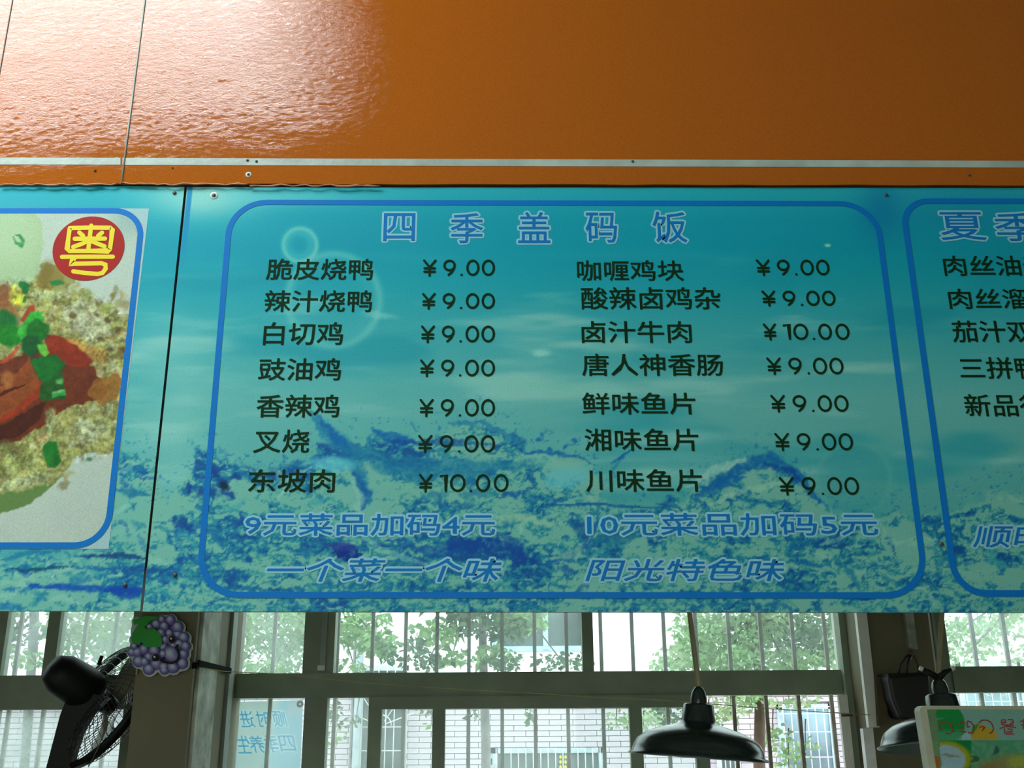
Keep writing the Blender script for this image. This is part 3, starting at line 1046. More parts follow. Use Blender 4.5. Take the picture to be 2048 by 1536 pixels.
    A.ell(75, 660, 22, 22, 0, G1, 1, .15, 6); A.ell(62, 690, 20, 20, 0, (8, 78, 34), 1, .2, 6)
    A.ell(40, 662, 7, 12, 10, (60, 176, 60), .8, .4)
    A.poly([(75, 690), (90, 687), (98, 705), (92, 715), (80, 705)], G3, .95, 2)
    A.poly([(58, 718), (80, 712), (112, 710), (132, 728), (118, 750), (90, 770), (76, 752)], (10, 96, 34), 1, 3)
    A.poly([(84, 770), (120, 740), (130, 760), (128, 800), (88, 800), (76, 792)], (16, 84, 28), .9, 5)
    A.ell(120, 763, 9, 6, -20, (100, 176, 100), .8, .4); A.poly([(103, 786), (130, 778), (133, 790), (104, 796)], (46, 158, 70), .9, 2); A.ell(116, 784, 10, 3, -8, (140, 205, 130), .8, .4)
    A.ell(50, 572, 12, 8, 30, (18, 112, 46), 1, .2); A.ell(52, 583, 7, 9, 0, (16, 104, 44), 1, .2); A.ell(49, 600, 4, 5, 0, (20, 100, 40), .9, .3)
    A.ell(113, 567, 13, 5, 8, (26, 118, 58), 1, .2)
    A.poly([(86, 892), (98, 882), (114, 884), (118, 905), (122, 922), (110, 936), (94, 932), (86, 910)], (20, 106, 34), 1, 2)
    A.ell(180, 922, 4, 3, 0, (40, 110, 70), .8, .4)
    A.ell(100, 842, 9, 24, 3, (150, 172, 110), .8, .4)
    for x, y in ((20, 905), (38, 915), (8, 955), (15, 890)):
        A.ell(x, y, 14, 8, 20, (86, 86, 48), .7, .5, 8, 6)
    A.ell(45, 930, 40, 30, 0, (150, 172, 92), .5, .7, 10, 6); A.ell(40, 965, 60, 12, -12, (168, 186, 140), .7, .5, 6, 4)
    A.ell(150, 860, 10, 30, 0, (96, 96, 52), .6, .6, 8, 6)
    # the sheet shows white past the rounded frame corners
    g = fbm(X / 5, Y / 5, 81, 3, .6); g2 = fbm(X / 14, Y / 11, 85, 4, .6)
    infood = sst(-8, 10, np.interp(X, [0, 100, 150, 260], [985, 970, 925, 905]) - Y) * sst(-10, 10, Y - np.interp(X, [0, 85, 120, 170, 215, 262], [560, 560, 585, 585, 600, 640]))
    rice = sst(.36, .46, A.C[:, 0]) * sst(.40, .50, A.C[:, 1])
    A.C = A.C * (1 + (0.9 * (g - .5) + 1.1 * (g2 - .5)) * infood * (.30 + .4 * rice))[:, None]
    A.mix(.35 * sst(.58, .70, fbm(X / 9, Y / 7, 88, 3, .6)) * infood * rice, (178, 190, 160))
    A.mix(.35 * sst(.58, .70, fbm(X / 9, Y / 11, 93, 3, .6)) * infood * rice, (70, 58, 28))


K = 1.02   # ink colours are stated as printed; paper takes this much of the light

# ------------------------------------------------------------------ menu board (main)
mb_root = empty('menu_board', tuple(P(1150, 1222, DB)), label='long teal menu board with water splash print, dish names and prices', cat='menu board')
TLc, TRc, BRc, BLc = (374, 374), (2330, 376), (2440, 1225.5), (285, 1223)
m = MB(); m.quad_px([TLc, TRc, BRc, BLc], DB + .0006, .012); m.build('backing_panel', M['edge'], mb_root)
art_mesh('printed_sheet', [TLc, TRc, BRc, BLc], 2.6, paint_menu, mb_root, M['print'], DB, K)
ring_line([(462, 404.5), (1751, 407.5), (1854.5, 1191), (396.5, 1190)], .085, .0131, mb_root, M['blue'])
ring_line([(1804, 402), (2260, 403), (2400, 1187), (1913, 1187)], .062, .0138, mb_root, M['blue'])

T = [('四', (767, 426, 830, 482)), ('季', (901, 426, 966, 486)), ('盖', (1036, 424, 1100, 486)), ('码', (1171, 425, 1234, 485)), ('饭', (1305, 423, 1373, 485)),
     ('夏', (1879, 424, 1970, 480)), ('季', (1990, 425, 2080, 482))]
for s_, b_ in T:
    lettering(s_, b_, DB, M['tblue'], mb_root, .45, 0, M['halo'])
for s_, b_ in [('脆皮烧鸭', (533, 517, 746, 560)), ('辣汁烧鸭', (529, 580, 744, 624)), ('白切鸡', (527, 644, 686, 690)), ('豉油鸡', (517, 716, 682, 761)),
               ('香辣鸡', (513, 789, 679, 835)), ('叉烧', (507, 859, 619, 906)), ('东坡肉', (497, 938, 670, 985)),
               ('咖喱鸡块', (1154, 520, 1367, 562)), ('酸辣卤鸡杂', (1162, 574, 1441, 619)), ('卤汁牛肉', (1163, 642, 1383, 686)), ('唐人神香肠', (1164, 707, 1446, 752)),
               ('鲜味鱼片', (1164, 785, 1391, 829)), ('湘味鱼片', (1169, 857, 1397, 902)), ('川味鱼片', (1172, 938, 1404, 984)),
               ('肉丝油麦', (1887, 511, 2098, 552)), ('肉丝溜', (1897, 577, 2055, 618)), ('茄汁双', (1904, 641, 2066, 685)), ('三拼鸭', (1919, 714, 2080, 758)),
               ('新品行', (1929, 788, 2092, 833))]:
    lettering(s_, b_, DB, M['ink'], mb_root, .6)
for s_, b_ in [('9元菜品加码4元', (490, 1027, 990, 1071)), ('10元菜品加码5元', (1174, 1026, 1755, 1071))]:
    lettering(s_, b_, DB, M['tblue'], mb_root, .45, 0, M['halo'])
lettering('一个菜一个味', (534, 1117, 1002, 1163), DB, M['tblue'], mb_root, .45, .36, M['halo'])
lettering('阳光特色味', (1178, 1118, 1568, 1162), DB, M['tblue'], mb_root, .45, .36, M['halo'])
lettering('顺时', (1950, 1051, 2100, 1095), DB, M['tblue'], mb_root, .45, .36, M['halo'])
for s_, a in [('9', (846, 519, 990, 552)), ('9', (844, 586, 990, 618)), ('9', (842, 651, 990, 685)), ('9', (840, 719, 990, 753)), ('9', (839, 798, 990, 833)), ('9', (836, 870, 990, 905)),
              ('10', (838, 948, 1017, 984)), ('9', (1513, 519, 1659, 551)), ('9', (1524, 581, 1671, 612)), ('10', (1527, 647, 1699, 680)), ('9', (1534, 715, 1687, 749)),
              ('9', (1542, 790, 1697, 824)), ('9', (1550, 866, 1706, 901)), ('9', (1559, 954, 1718, 990))]:
    price(s_, *a, DB, mb_root)


def screw(px, py, D, parent, r=.0046, dim=True):
    c_ = P(px, py, D)
    Mx = Matrix.Translation(c_) @ Matrix.Rotation(math.radians(90), 4, 'X')
    s_ = MB(); s_.lathe([(0, .003), (r * .7, .0028), (r, .0012), (r, 0)], Mx, 12)
    s_ = s_.build('screw', M['screw'], parent)
    if dim:
        d_ = MB(); d_.lathe([(r, .0006), (r * 1.8, .001), (r * 2.1, .0002)], Mx, 14)
        w_ = d_.build('washer', M['dent'], parent)
    return s_


for x, y in ((428, 391), (350, 1150), (1772, 390), (1883, 1088)):
    screw(x, y, DB - .0003, mb_root, dim=(x == 428))

# ------------------------------------------------------------------ left food board
fb = empty('food_picture_board', tuple(P(100, 1222, DB)), label='teal board with framed photo of rice, meat and spring onion', cat='sign board')
LC = [(-360, 366), (369, 373.5), (280, 1222), (-500, 1222)]
m = MB(); m.quad_px(LC, DB + .0006, .012); m.build('backing_panel', M['edge'], fb)
art_mesh('printed_sheet', LC, 3.2, paint_left, fb, M['print'], DB, K)


def white_sheet(A):
    A.C[:] = np.array((150, 188, 190)) / 255


art_mesh('picture_margin', [(-200, 416), (298, 417), (217, 1098), (-300, 1098)], 12, white_sheet, fb, M['print'], DB - .0004, K)


def food_outline():
    return None


# photo print, its right corners cut round by building it as a grid with clipped corners
pic = art_mesh('food_photo', [(-60, 427), (281, 427), (214, 1089), (-100, 1089)], 1.9, paint_food, fb, M['print'], DB - .0007, K)
pm = pic.data
import bmesh
bm_ = bmesh.new(); bm_.from_mesh(pm)
inner = [(p.x, p.z) for p in rrect([(-400, 427), (281, 427), (213, 1089), (-460, 1089)], .065)]


def inside(x, z, pl=inner):
    r = False; n = len(pl)
    for i in range(n):
        (ax, az), (bx, bz) = pl[i], pl[(i + 1) % n]
        if (az > z) != (bz > z) and x < (bx - ax) * (z - az) / (bz - az) + ax: r = not r
    return r


kill = []
xlim = P(214, 500, DB).x
for v in bm_.verts:
    if v.co.x > xlim - .12 and not inside(v.co.x, v.co.z): kill.append(v)
bmesh.ops.delete(bm_, geom=kill, context='VERTS')
bm_.to_mesh(pm); bm_.free()
ring_line([(-400, 422.5), (286.5, 421.5), (212.5, 1091), (-460, 1091)], .068, .0132, fb, M['blue'], .0011)
# round red emblem with the yellow character
cE = [(176 + 71 * math.cos(t) + 10 * math.sin(t) * .0, 497 + 64 * math.sin(t)) for t in [2 * math.pi * i / 48 for i in range(48)]]
rot_ = math.radians(-22)
cE = [(177 + 73.5 * math.cos(t) * math.cos(rot_) - 62.5 * math.sin(t) * math.sin(rot_), 497 + 73.5 * math.cos(t) * math.sin(rot_) + 62.5 * math.sin(t) * math.cos(rot_)) for t in [2 * math.pi * i / 56 for i in range(56)]]
m = MB(); m.quad_px(cE, DB - .0014, .0004); m.build('round_emblem', M['red'], fb)


def z7(L): return [(x / 5.12, 420 + y / 5.12) for x, y in L]


ch = [z7([(715, 185), (935, 180), (1135, 182), (1150, 200), (1140, 300), (1125, 405), (1110, 420), (900, 420), (705, 420), (688, 400), (700, 290), (712, 205), (715, 185)]),
      z7([(935, 160), (935, 180)]), z7([(930, 190), (918, 290), (905, 400)]), z7([(765, 295), (920, 293), (1075, 293)]),
      z7([(812, 230), (850, 262)]), z7([(1045, 232), (1005, 265)]), z7([(905, 315), (830, 350), (750, 378)]), z7([(930, 315), (1000, 345), (1070, 372)]),
      z7([(635, 480), (880, 478), (1155, 478)]), z7([(760, 500), (735, 520), (730, 545), (770, 550), (900, 548), (1040, 545), (1080, 560), (1082, 600), (1050, 645), (1000, 655), (870, 645), (750, 628)])]
ribbon(ch, 8.6, DB - .0020, fb, M['yellow'], 'emblem_character')
for x, y in ((349, 386), (250, 1170)):
    screw(x, y, DB - .0003, fb, dim=False)

# ------------------------------------------------------------------ orange fascia panels
DO = DB - .006


def fascia(xa, xb, label, drop=0.0, seg=True):
    """xa, xb photo columns read at the bottom edge row 368"""
    A0, B0 = P(xa, 366, DO), P(xb, 371 if xb > 300 else 366, DO)
    root = empty('orange_fascia_panel', tuple(A0), label=label, cat='wall panel', group='orange panels above the boards')
    zt = CEIL - .02
    a, b = A0.x, B0.x
    n = 40
    pts = []
    R_ = random.Random(int(xa))
    for i in range(n + 1):
        t = i / n
        px = xa + (xb - xa) * t
        yy = 367.5 + (3.5 * t if xb > 300 else 0) + drop + R_.uniform(-.8, .8)
        q = P(px, yy, DO); pts.append((q.x, q.z))
    pts += [(b, zt), (a, zt)]
    m_ = MB(); m_.slab(pts, DO, DO + .006); m_.build('panel_sheet', M['orange'], root)
    # white stripe, flat band
    y1a = 315 + 6.5 * max(xa, -400) / 2048; y1b = 315 + 6.5 * xb / 2048
    m_ = MB(); m_.quad_px([(xa + 1, y1a), (xb - 1, y1b), (xb - 1, y1b + 13.5), (xa + 1, y1a + 14)], DO - .0008, .0009)
    m_.build('white_stripe', M['stripe'], root)
    return root


f1 = fascia(-420, -41, 'orange glossy fascia panel at the far left edge, only a sliver in view')
f2 = fascia(-39, 242, 'narrow orange glossy fascia panel above the food picture board')
f3 = fascia(244, 2500, 'widest orange glossy fascia panel with wrinkled vinyl above the menu board')
# curled lower vinyl edge of the panels
for (xa, xb, yo, rt) in ((0, 236, 369, f2), (243, 500, 369, f3), (500, 760, 371, f3)):
    R_ = random.Random(xa)
    pts = []
    n = int((xb - xa) / 12)
    rr = []
    for i in range(n + 1):
        px = xa + (xb - xa) * i / n
        yy = yo + R_.uniform(-2.2, 1.8) + (-6 * math.exp(-((px - 243) / 10) ** 2))
        pts.append(P(px, yy, DO - .002)); rr.append(.0012 + .0016 * R_.random())
    m_ = MB(); m_.tube(pts, rr, 6); m_.build('curled_edge', M['curl'], rt)
# seam lips
m_ = MB(); m_.tube([P(243 + lean(243, 366) * (y - 366), y, DO - .001) for y in (366, 250, 120, 0, -100)], .0022, 6)
m_.build('seam_lip', M['stripe'], f3)
m_ = MB(); m_.tube([P(-40 + lean(-40, 366) * (y - 366), y, DO - .001) for y in (366, 250, 120, 0, -100)], .0012, 6)
m_.build('seam_lip', M['edge'], f2)
for x, y, rt in ((190, 341, f2), (345, 336, f3), (497, 349, f3), (513, 323, f3), (495, 321, f3), (1265, 323, f3), (1938, 350, f3)):
    screw(x, y, DO - .0002, rt, .0034 if x != 345 else .002, dim=(x == 497))

# ------------------------------------------------------------------ grape cutout
gr = empty('grape_cutout', tuple(P(320, 1355, 3.42)), label='purple smiling grape bunch cutout with green leaf and white rim, stuck on the left pillar', cat='decoration')


def gp(x, y): return (240 + x / 10.24, 1220 + y / 10.24)


GR = [(850, 190, 75), (1030, 200, 95), (735, 290, 95), (905, 330, 90), (1180, 350, 110), (600, 350, 70), (835, 470, 90), (1010, 480, 90), (1180, 500, 95), (1300, 560, 105),
      (920, 610, 85), (1060, 600, 105), (1210, 700, 95), (1340, 740, 95), (885, 760, 90), (1090, 720, 85), (240, 860, 85), (350, 860, 95), (490, 800, 95), (700, 830, 110),
      (290, 740, 70), (590, 960, 95), (1290, 900, 105), (380, 1050, 110), (505, 1060, 90), (720, 960, 100), (1040, 920, 175), (880, 900, 80), (1270, 1090, 110), (740, 1100, 115),
      (590, 1210, 110), (900, 1170, 100), (1080, 1170, 115), (905, 1230, 85)]
DGp = 3.42
# white backing, a little larger than the bunch, 6 mm board
n = 72
outl = []
cxg, cyg = 850, 740
allc = GR + [(430, 420, 190), (650, 560, 200), (320, 600, 110), (330, 230, 70)]
for i in range(n):
    t = 2 * math.pi * i / n
    best = 0
    for (x, y, r) in allc:
        dx, dy = x - cxg, y - cyg
        bb = dx * math.cos(t) + dy * math.sin(t); cc = dx * dx + dy * dy - (r + 38) ** 2
        ds = bb * bb - cc
        if ds > 0: best = max(best, bb + math.sqrt(ds))
    outl.append(gp(cxg + best * math.cos(t) + 14, cyg + best * math.sin(t) + 14))
m = MB(); m.quad_px(outl, DGp, .006); m.build('white_backing', mat('cutout_foam', (0.50, 0.60, 0.56), .6), gr)


def disc_print(name, cx, cy, rx, ry, D, base, hi, hx, hy, hr, parent, rot=0):
    """small printed disc, colours ringed around its printed highlight"""
    vs_, fs, cs_ = [], [], []
    rings = [0, .25, .5, .75, .92, 1.0]; k = 18
    for ri, rr in enumerate(rings):
        for q in range(k):
            a = 2 * math.pi * q / k
            x = cx + rx * rr * math.cos(a); y = cy + ry * rr * math.sin(a)
            vs_.append(P(*gp(x, y), D - .004 * (1 - rr * rr)))
            d_ = math.hypot(x - hx, y - hy) / hr
            w_ = math.exp(-d_ * d_)
            e_ = 1 - .45 * max(0, (rr - .6) / .4)
            cs_.append([(b * (1 - w_) + h * w_) * (e_ if w_ < .5 else 1) for b, h in zip(base, hi)] + [1])
    for ri in range(len(rings) - 1):
        for q in range(k):
            fs.append((ri * k + q, ri * k + (q + 1) % k, (ri + 1) * k + (q + 1) % k, (ri + 1) * k + q))
    me = bpy.data.meshes.new(name); me.from_pydata([tuple(v) for v in vs_], [], fs)
    at = me.color_attributes.new('print', 'FLOAT_COLOR', 'POINT')
    at.data.foreach_set('color', np.array(cs_, np.float32).ravel())
    me.materials.append(M['print2'])
    me.polygons.foreach_set('use_smooth', [True] * len(fs))
    return link(name, me, parent)


n = 64; outl = []
for i in range(n):
    t = 2 * math.pi * i / n; best = 0
    for (x, y, r) in GR + [(430, 500, 150), (650, 560, 200)]:
        dx, dy = x - cxg, y - cyg
        bb = dx * math.cos(t) + dy * math.sin(t); cc = dx * dx + dy * dy - (r * .95) ** 2
        if bb * bb > cc: best = max(best, bb + math.sqrt(bb * bb - cc))
    outl.append(gp(cxg + best * math.cos(t), cyg + best * math.sin(t)))
m = MB(); m.quad_px(outl, DGp - .0022, .002); m.build('purple_ground', mat('purple_print', (.045, .03, .15), .5), gr)
for i, (x, y, r) in enumerate(GR):
    r *= 1.13
    disc_print('grape', x, y, r, r, DGp - .003 - .0007 * (i % 7), (.13, .085, .38), (.62, .72, .88), x - r * .15, y - r * .25, r * .5, gr)
leaf = [(265, 200), (400, 165), (520, 125), (700, 125), (790, 150), (760, 185), (640, 210), (560, 290), (500, 350), (560, 400), (700, 370), (760, 430), (820, 480), (850, 560), (860, 700), (800, 760),
        (700, 755), (560, 765), (490, 735), (470, 670), (420, 660), (400, 720), (340, 700), (240, 650), (220, 570), (250, 480), (330, 350), (385, 270), (285, 300)]
m = MB(); m.quad_px([gp(x, y) for x, y in leaf], DGp - .014, .004)
m.build('leaf', mat('green_leaf_print', (0.008, 0.33, 0.02), .4, var=.05), gr)
for x, y in ((1060, 600), (720, 975)):
    m = MB(); m.quad_px([gp(x + 68 * math.cos(t), y + 76 * math.sin(t)) for t in [2 * math.pi * i / 20 for i in range(20)]], DGp - .015, .003)
    e = m.build('eye', M['black'], gr)
    m = MB(); m.quad_px([gp(x - 15 + 20 * math.cos(t), y - 15 + 24 * math.sin(t)) for t in [2 * math.pi * i / 14 for i in range(14)]], DGp - .0162, .001)
    h = m.build('eye_glint', M['trunking'], gr)
mp_ = [gp(*q) for q in ((1180, 720), (1150, 770), (1190, 840), (1210, 930), (1170, 1040), (1060, 1090), (950, 1070), (880, 1060), (860, 1040), (895, 985))]
ribbon([mp_], 4.6, DGp - .0165, gr, M['black'], 'mouth')
m = MB(); m.tube([P(274, 1336, DGp + .01), P(273, 1350, DGp + .01)], .0035, 6); m.build('hanging_tab', M['string'], gr)

# strap and small fittings at the left pillar
m = MB(); m.box(px_x(384, 1330, 3.425), xl1 + .016, 3.425, 3.438, P(385, 1337, 3.43).z, P(385, 1325, 3.43).z)
m.box(xl1 + .012, xl1 + .018, 3.438, 3.84, P(385, 1337, 3.49).z + .004, P(385, 1325, 3.49).z + .004)
tagit(m.build('black_strap', mat('dull_black_rubber', (.008, .01, .008), .9, spec=.05)), 'short black strap wrapped around the left pillar beside the grape cutout', 'strap')

# ------------------------------------------------------------------ fan
DF = 3.75
fc = P(214, 1408, DF)
view = (fc - EYE).normalized()
rt = view.cross(Vector((0, 0, 1))).normalized()
ax = (view * .385 + (rt * .85 - Vector((0, 0, 1)) * .53) * .923).normalized()
fan = empty('pedestal_fan', tuple(fc), label='black round fan with wire guard on a dark post, half hidden behind the left pillar', cat='fan')
zax = ax
xax = zax.cross(Vector((0, 0, 1))).normalized(); yax = zax.cross(xax)
FM = Matrix((xax, yax, zax)).transposed().to_4x4(); FM.translation = fc
RF = .225


def cage(side, name):
    mb = MB()
    nn = 60
    for i in range(nn):
        a = 2 * math.pi * i / nn
        pts = []
        for t in (.22, .45, .7, .88, 1.0):
            h = side * .075 * math.sqrt(max(0, 1 - t ** 3))
            a2 = a + (1 - t) * .55 * side
            pts.append(FM @ Vector((RF * t * math.cos(a2), RF * t * math.sin(a2), h)))
        mb.tube(pts, .0013, 3, caps=False)
    for t in (.22, .36, .5, .62, .74, .86):
        h = side * .075 * math.sqrt(1 - t ** 3)
        mb.tube([FM @ Vector((RF * t * math.cos(a), RF * t * math.sin(a), h)) for a in [2 * math.pi * k / 36 for k in range(37)]], .0015, 3, caps=False)
    return mb.build(name, M['wireb'], fan)


cage(-1, 'rear_guard')
cage(1, 'front_guard')
m = MB(); m.lathe([(RF - .004, -.014), (RF + .007, -.014), (RF + .007, .014), (RF - .004, .014), (RF - .004, -.014)], FM, 60); m.build('guard_rim', M['black'], fan)
m = MB(); m.lathe([(0, -.24), (.045, -.235), (.066, -.20), (.073, -.12), (.07, -.07), (.05, -.05), (0, -.05)], FM, 32); m.build('motor_housing', M['black'], fan)
m = MB(); m.lathe([(0, .03), (.03, .025), (.035, -.03), (0, -.035)], FM, 20); m.build('hub', M['black'], fan)
for b in range(3):
    a0 = b * 2 * math.pi / 3 + 3.05
    vs_, fs = [], []
    for i in range(9):
        t = i / 8; r = .035 + t * (.2)
        wd = .35 + .55 * math.sin(math.pi * min(1, t * .85 + .1))
        for j in range(5):
            a = a0 + (j / 4 - .5) * wd
            vs_.append(FM @ Vector((r * math.cos(a), r * math.sin(a), (j / 4 - .5) * .045)))
    for i in range(8):
        for j in range(4):
            fs.append((i * 5 + j, i * 5 + j + 1, (i + 1) * 5 + j + 1, (i + 1) * 5 + j))
    m = MB(); m.add(vs_, fs, 0, True); o = m.build('blade', M['blade'], fan)
    md = o.modifiers.new('t', 'SOLIDIFY'); md.thickness = .002
pk = P(197, 1330, DF - .16)
m = MB(); m.tube([pk, pk + Vector((.008, 0, .03))], .006, 8); m.build('oscillation_knob', M['black'], fan)
# neck and post
mot = FM @ Vector((0, 0, -.14))
m = MB()
m.quad_px([(128, 1372), (215, 1395), (185, 1424), (162, 1462), (146, 1510), (136, 1560), (122, 1620), (62, 1620), (92, 1536), (120, 1430), (132, 1400)], mot.y - .02, .04)
m.build('arm', M['black'], fan)
pb = P(92, 1620, mot.y)
m = MB(); m.tube([pb + Vector((0, .02, .03)), Vector((pb.x, pb.y + .02, .03))], .035, 16); m.build('post', M['black'], fan)
m = MB(); m.lathe([(0, .035), (.18, .03), (.21, .0), (0, 0)], Matrix.Translation(Vector((pb.x, pb.y + .02, 0))), 32); m.build('base', M['black'], fan)

# ------------------------------------------------------------------ pendant lamps
MP = .00124


def pendant(px, py_rim, D, roll, tilt, label, cord_px, hook=False, k=1.0):
    c_ = P(px, py_rim, D)
    root = empty('pendant_lamp', tuple(c_), label=label, cat='lamp', group='dark enamel pendant lamps behind the boards')
    Mx = Matrix.Translation(c_) @ Matrix.Rotation(math.radians(roll), 4, 'Y') @ Matrix.Rotation(math.radians(tilt), 4, 'X')
    q = MP * k
    prof = [(140, -2), (141, 0), (134, 3), (131, 14), (124, 28), (108, 40), (84, 50), (60, 57), (40, 62), (34, 68)]
    inn = [(r - 1.5, h - 2) for r, h in prof[::-1]]
    m_ = MB(); m_.lathe([(r * q, h * q) for r, h in prof], Mx, 64)
    m_.lathe([(r * q, h * q) for r, h in inn], Mx, 64, 1)
    m_.build('shade', [M['lamp'], M['lamp_in']], root)
    m_ = MB(); m_.lathe([(36 * q, 62 * q), (33 * q, 78 * q), (31 * q, 98 * q), (28 * q, 101 * q), (17 * q, 102 * q)], Mx, 40); m_.build('collar', M['lamp'], root)
    m_ = MB(); m_.lathe([(17 * q, 100 * q), (17 * q, 112 * q), (14 * q, 125 * q), (8 * q, 134 * q), (0, 137 * q)], Mx, 28); m_.build('cap', M['lamp'], root)
    m_ = MB(); m_.lathe([(15 * q, 60 * q), (18 * q, 45 * q), (26 * q, 30 * q), (25 * q, 18 * q), (12 * q, 10 * q), (0, 8 * q)], Mx, 24); m_.build('bulb', M['trunking'], root)
    top = Mx @ Vector((0, 0, 133 * q))
    end = P(*cord_px, D)
    d_ = (end - top).normalized()
    L_ = (CEIL - .01 - top.z) / d_.z
    tip = top + d_ * L_
    m_ = MB()
    for s_ in (-1, 1):
        m_.tube([top + Vector((s_ * .0052, 0, 0)), tip + Vector((s_ * .0052, 0, 0))], .0018, 6)
    m_.add([top + Vector((-.005, .001, 0)), top + Vector((.005, .001, 0)), tip + Vector((.005, .001, 0)), tip + Vector((-.005, .001, 0))], [(0, 1, 2, 3)])
    m_.build('cord', M['cord'], root)
    if hook:
        for s_, L in ((-1, 30), (1, 32)):
            a = Mx @ Vector((0, 0, 134 * q)); b = Mx @ Vector((s_ * 16 * q, 0, 146 * q)); e = Mx @ Vector((s_ * L * q, 0, 153 * q))
            m_ = MB(); m_.tube([a, b, e], [.010, .008, .005], 8); m_.build('wing_bracket', M['black'], root)
            m_ = MB(); m_.tube([e - (e - b) * .1, e + (e - b) * .35], .0062, 8); m_.build('bracket_highlight', M['trunking'], root)  # white ends stand in for highlights on the dark bracket
    return root


pendant(1396, 1512, 2.8, 4.2, 0, 'tilted dark green enamel pendant lamp hanging in front of the middle window', (1379, 1225))
pendant(1899, 1492, 2.8, 0, -6, 'dark enamel pendant lamp with winged bracket, half hidden behind the green sign', (1884, 1225), True)

# ------------------------------------------------------------------ right pillar: trunking, conduit, bag
o = MB()
o.box(px_x(1731, 1400, 3.74), px_x(1752, 1400, 3.74), 3.735, 3.76, P(1745, 1455, 3.74).z, CEIL)
tr = o.build('cable_trunking', M['trunking']); tr['label'] = 'white plastic cable trunking up the left edge of the right pillar, split by a joint'; tr['category'] = 'trunking'
o = MB(); o.box(px_x(1730, 1500, 3.73), px_x(1750, 1500, 3.73), 3.728, 3.76, .0, P(1745, 1457, 3.73).z)
o.build('lower_trunking', mat('fresh_white_trunking', (0.92, .93, .9), .4), tr)
for xx, t_ in ((1685, 3.93), (1694, 3.93)):
    pass
o = MB(); o.box(px_x(1686, 1480, 3.92), px_x(1704, 1480, 3.92), 3.92, 3.94, .95, P(1690, 1390, 3.92).z)
o.box(px_x(1694.2, 1480, 3.918), px_x(1695.4, 1480, 3.918), 3.9185, 3.921, .95, P(1690, 1390, 3.92).z)
cn = o.build('twin_conduit', M['trunking']); cn['label'] = 'pale twin conduit beside the right end of the middle window, below the rail'; cn['category'] = 'conduit'
o = MB(); o.box(px_x(1684, 1430, 3.91), px_x(1706, 1430, 3.91), 3.912, 3.92, P(1690, 1433, 3.91).z, P(1690, 1428, 3.91).z)
o.build('cable_tie', M['brown'], cn)
o = MB(); o.box(px_x(1814, 1260, 3.74), px_x(1831, 1260, 3.74), 3.74, 3.76, P(1822, 1299, 3.74).z, CEIL)
c2_ = o.build('short_conduit', M['pillar_side']); c2_['label'] = 'grey conduit running down the right pillar and ending above the black bag'; c2_['category'] = 'conduit'

bag = empty('tote_bag', tuple(P(1820, 1440, 3.66)), label='black tote bag hanging by its handles from a hook on the right pillar', cat='bag')
bp = [(1774, 1352), (1782, 1347), (1856, 1344), (1860, 1352), (1864, 1400), (1862, 1440), (1800, 1438), (1784, 1400)]
vsb = []
m = MB(); m.quad_px(bp, 3.64, .10); o = m.build('bag_body', M['bag'], bag)
bv = o.modifiers.new('b', 'BEVEL'); bv.width = .012; bv.segments = 3
m = MB(); m.quad_px([(1776, 1347), (1858, 1344), (1860, 1352), (1778, 1357)], 3.635, .11); m.build('bag_rim', M['black'], bag)
for dy, xs in ((3.65, (1796, 1800, 1812, 1822)), (3.70, (1838, 1836, 1830, 1822))):
    m = MB(); m.tube([P(xs[0], 1350, dy), P(xs[1], 1330, dy), P(xs[2], 1314, dy), P(xs[3], 1308, dy)], .0042, 6); m.build('handle', M['brown'] if dy > 3.68 else M['bag'], bag)
m = MB(); m.tube([P(1812, 1352, 3.645), P(1815, 1330, 3.65), P(1822, 1310, 3.65)], .005, 6); m.build('handle', M['bag'], bag)
m = MB(); m.tube([P(1822, 1300, 3.76), P(1822, 1302, 3.68), P(1822, 1310, 3.655), P(1822, 1304, 3.64)], .006, 8)
tagit(m.build('wall_hook', M['brown']), 'small rusty hook on the right pillar that the black bag hangs from', 'hook')
# shelf box of brown card beside the bag
m = MB(); m.quad_px([(1752, 1353), (1770, 1352), (1776, 1440), (1778, 1447), (1758, 1452)], 3.712, .045)
tagit(m.build('brown_box', mat('brown_card', (0.10, 0.07, 0.03), .8)), 'narrow brown box on the right pillar between the trunking and black bag', 'box')

# strings
pts = [P(x, y, 3.45) for x, y in ((392, 1333), (450, 1343), (560, 1348), (700, 1363), (820, 1372), (940, 1380), (1060, 1386), (1190, 1395), (1300, 1399), (1400, 1406), (1520, 1416), (1640, 1424), (1740, 1430))]
m = MB(); m.tube(pts, .0014, 5)
tagit(m.build('yellow_string', M['string']), 'thin yellow string stretched across the middle window from pillar to pillar', 'string')

# ------------------------------------------------------------------ counter and green sign
struct_c = MB(); struct_c.box(-4.9, 4.9, 2.15, 2.85, 1.02, 1.06)
ct = empty('serving_counter', (0, 2.5, 0), label='steel serving counter below the boards', cat='counter')
struct_c.build('worktop', M['counter'], ct)
m = MB(); m.box(-4.9, 4.9, 2.25, 2.8, 0, 1.02); m.build('counter_body', M['wall'], ct)

sg = empty('green_menu_sign', tuple(P(1990, 1560, 2.4)), label='green and white menu sign with red doodled lettering standing at the bottom right', cat='sign')
zc_ = 1.06


def s4(L): return [(1820 + x / 8.98, 1390 + y / 8.98) for x, y in L]


DS = 2.4
bl = P(1875, 1700, DS)
lowl = (1893, 1760); lowr = (2330, 1760)
SC = [(1841.5, 1416), (2230, 1416), (2290, 1900), (1900, 1900)]
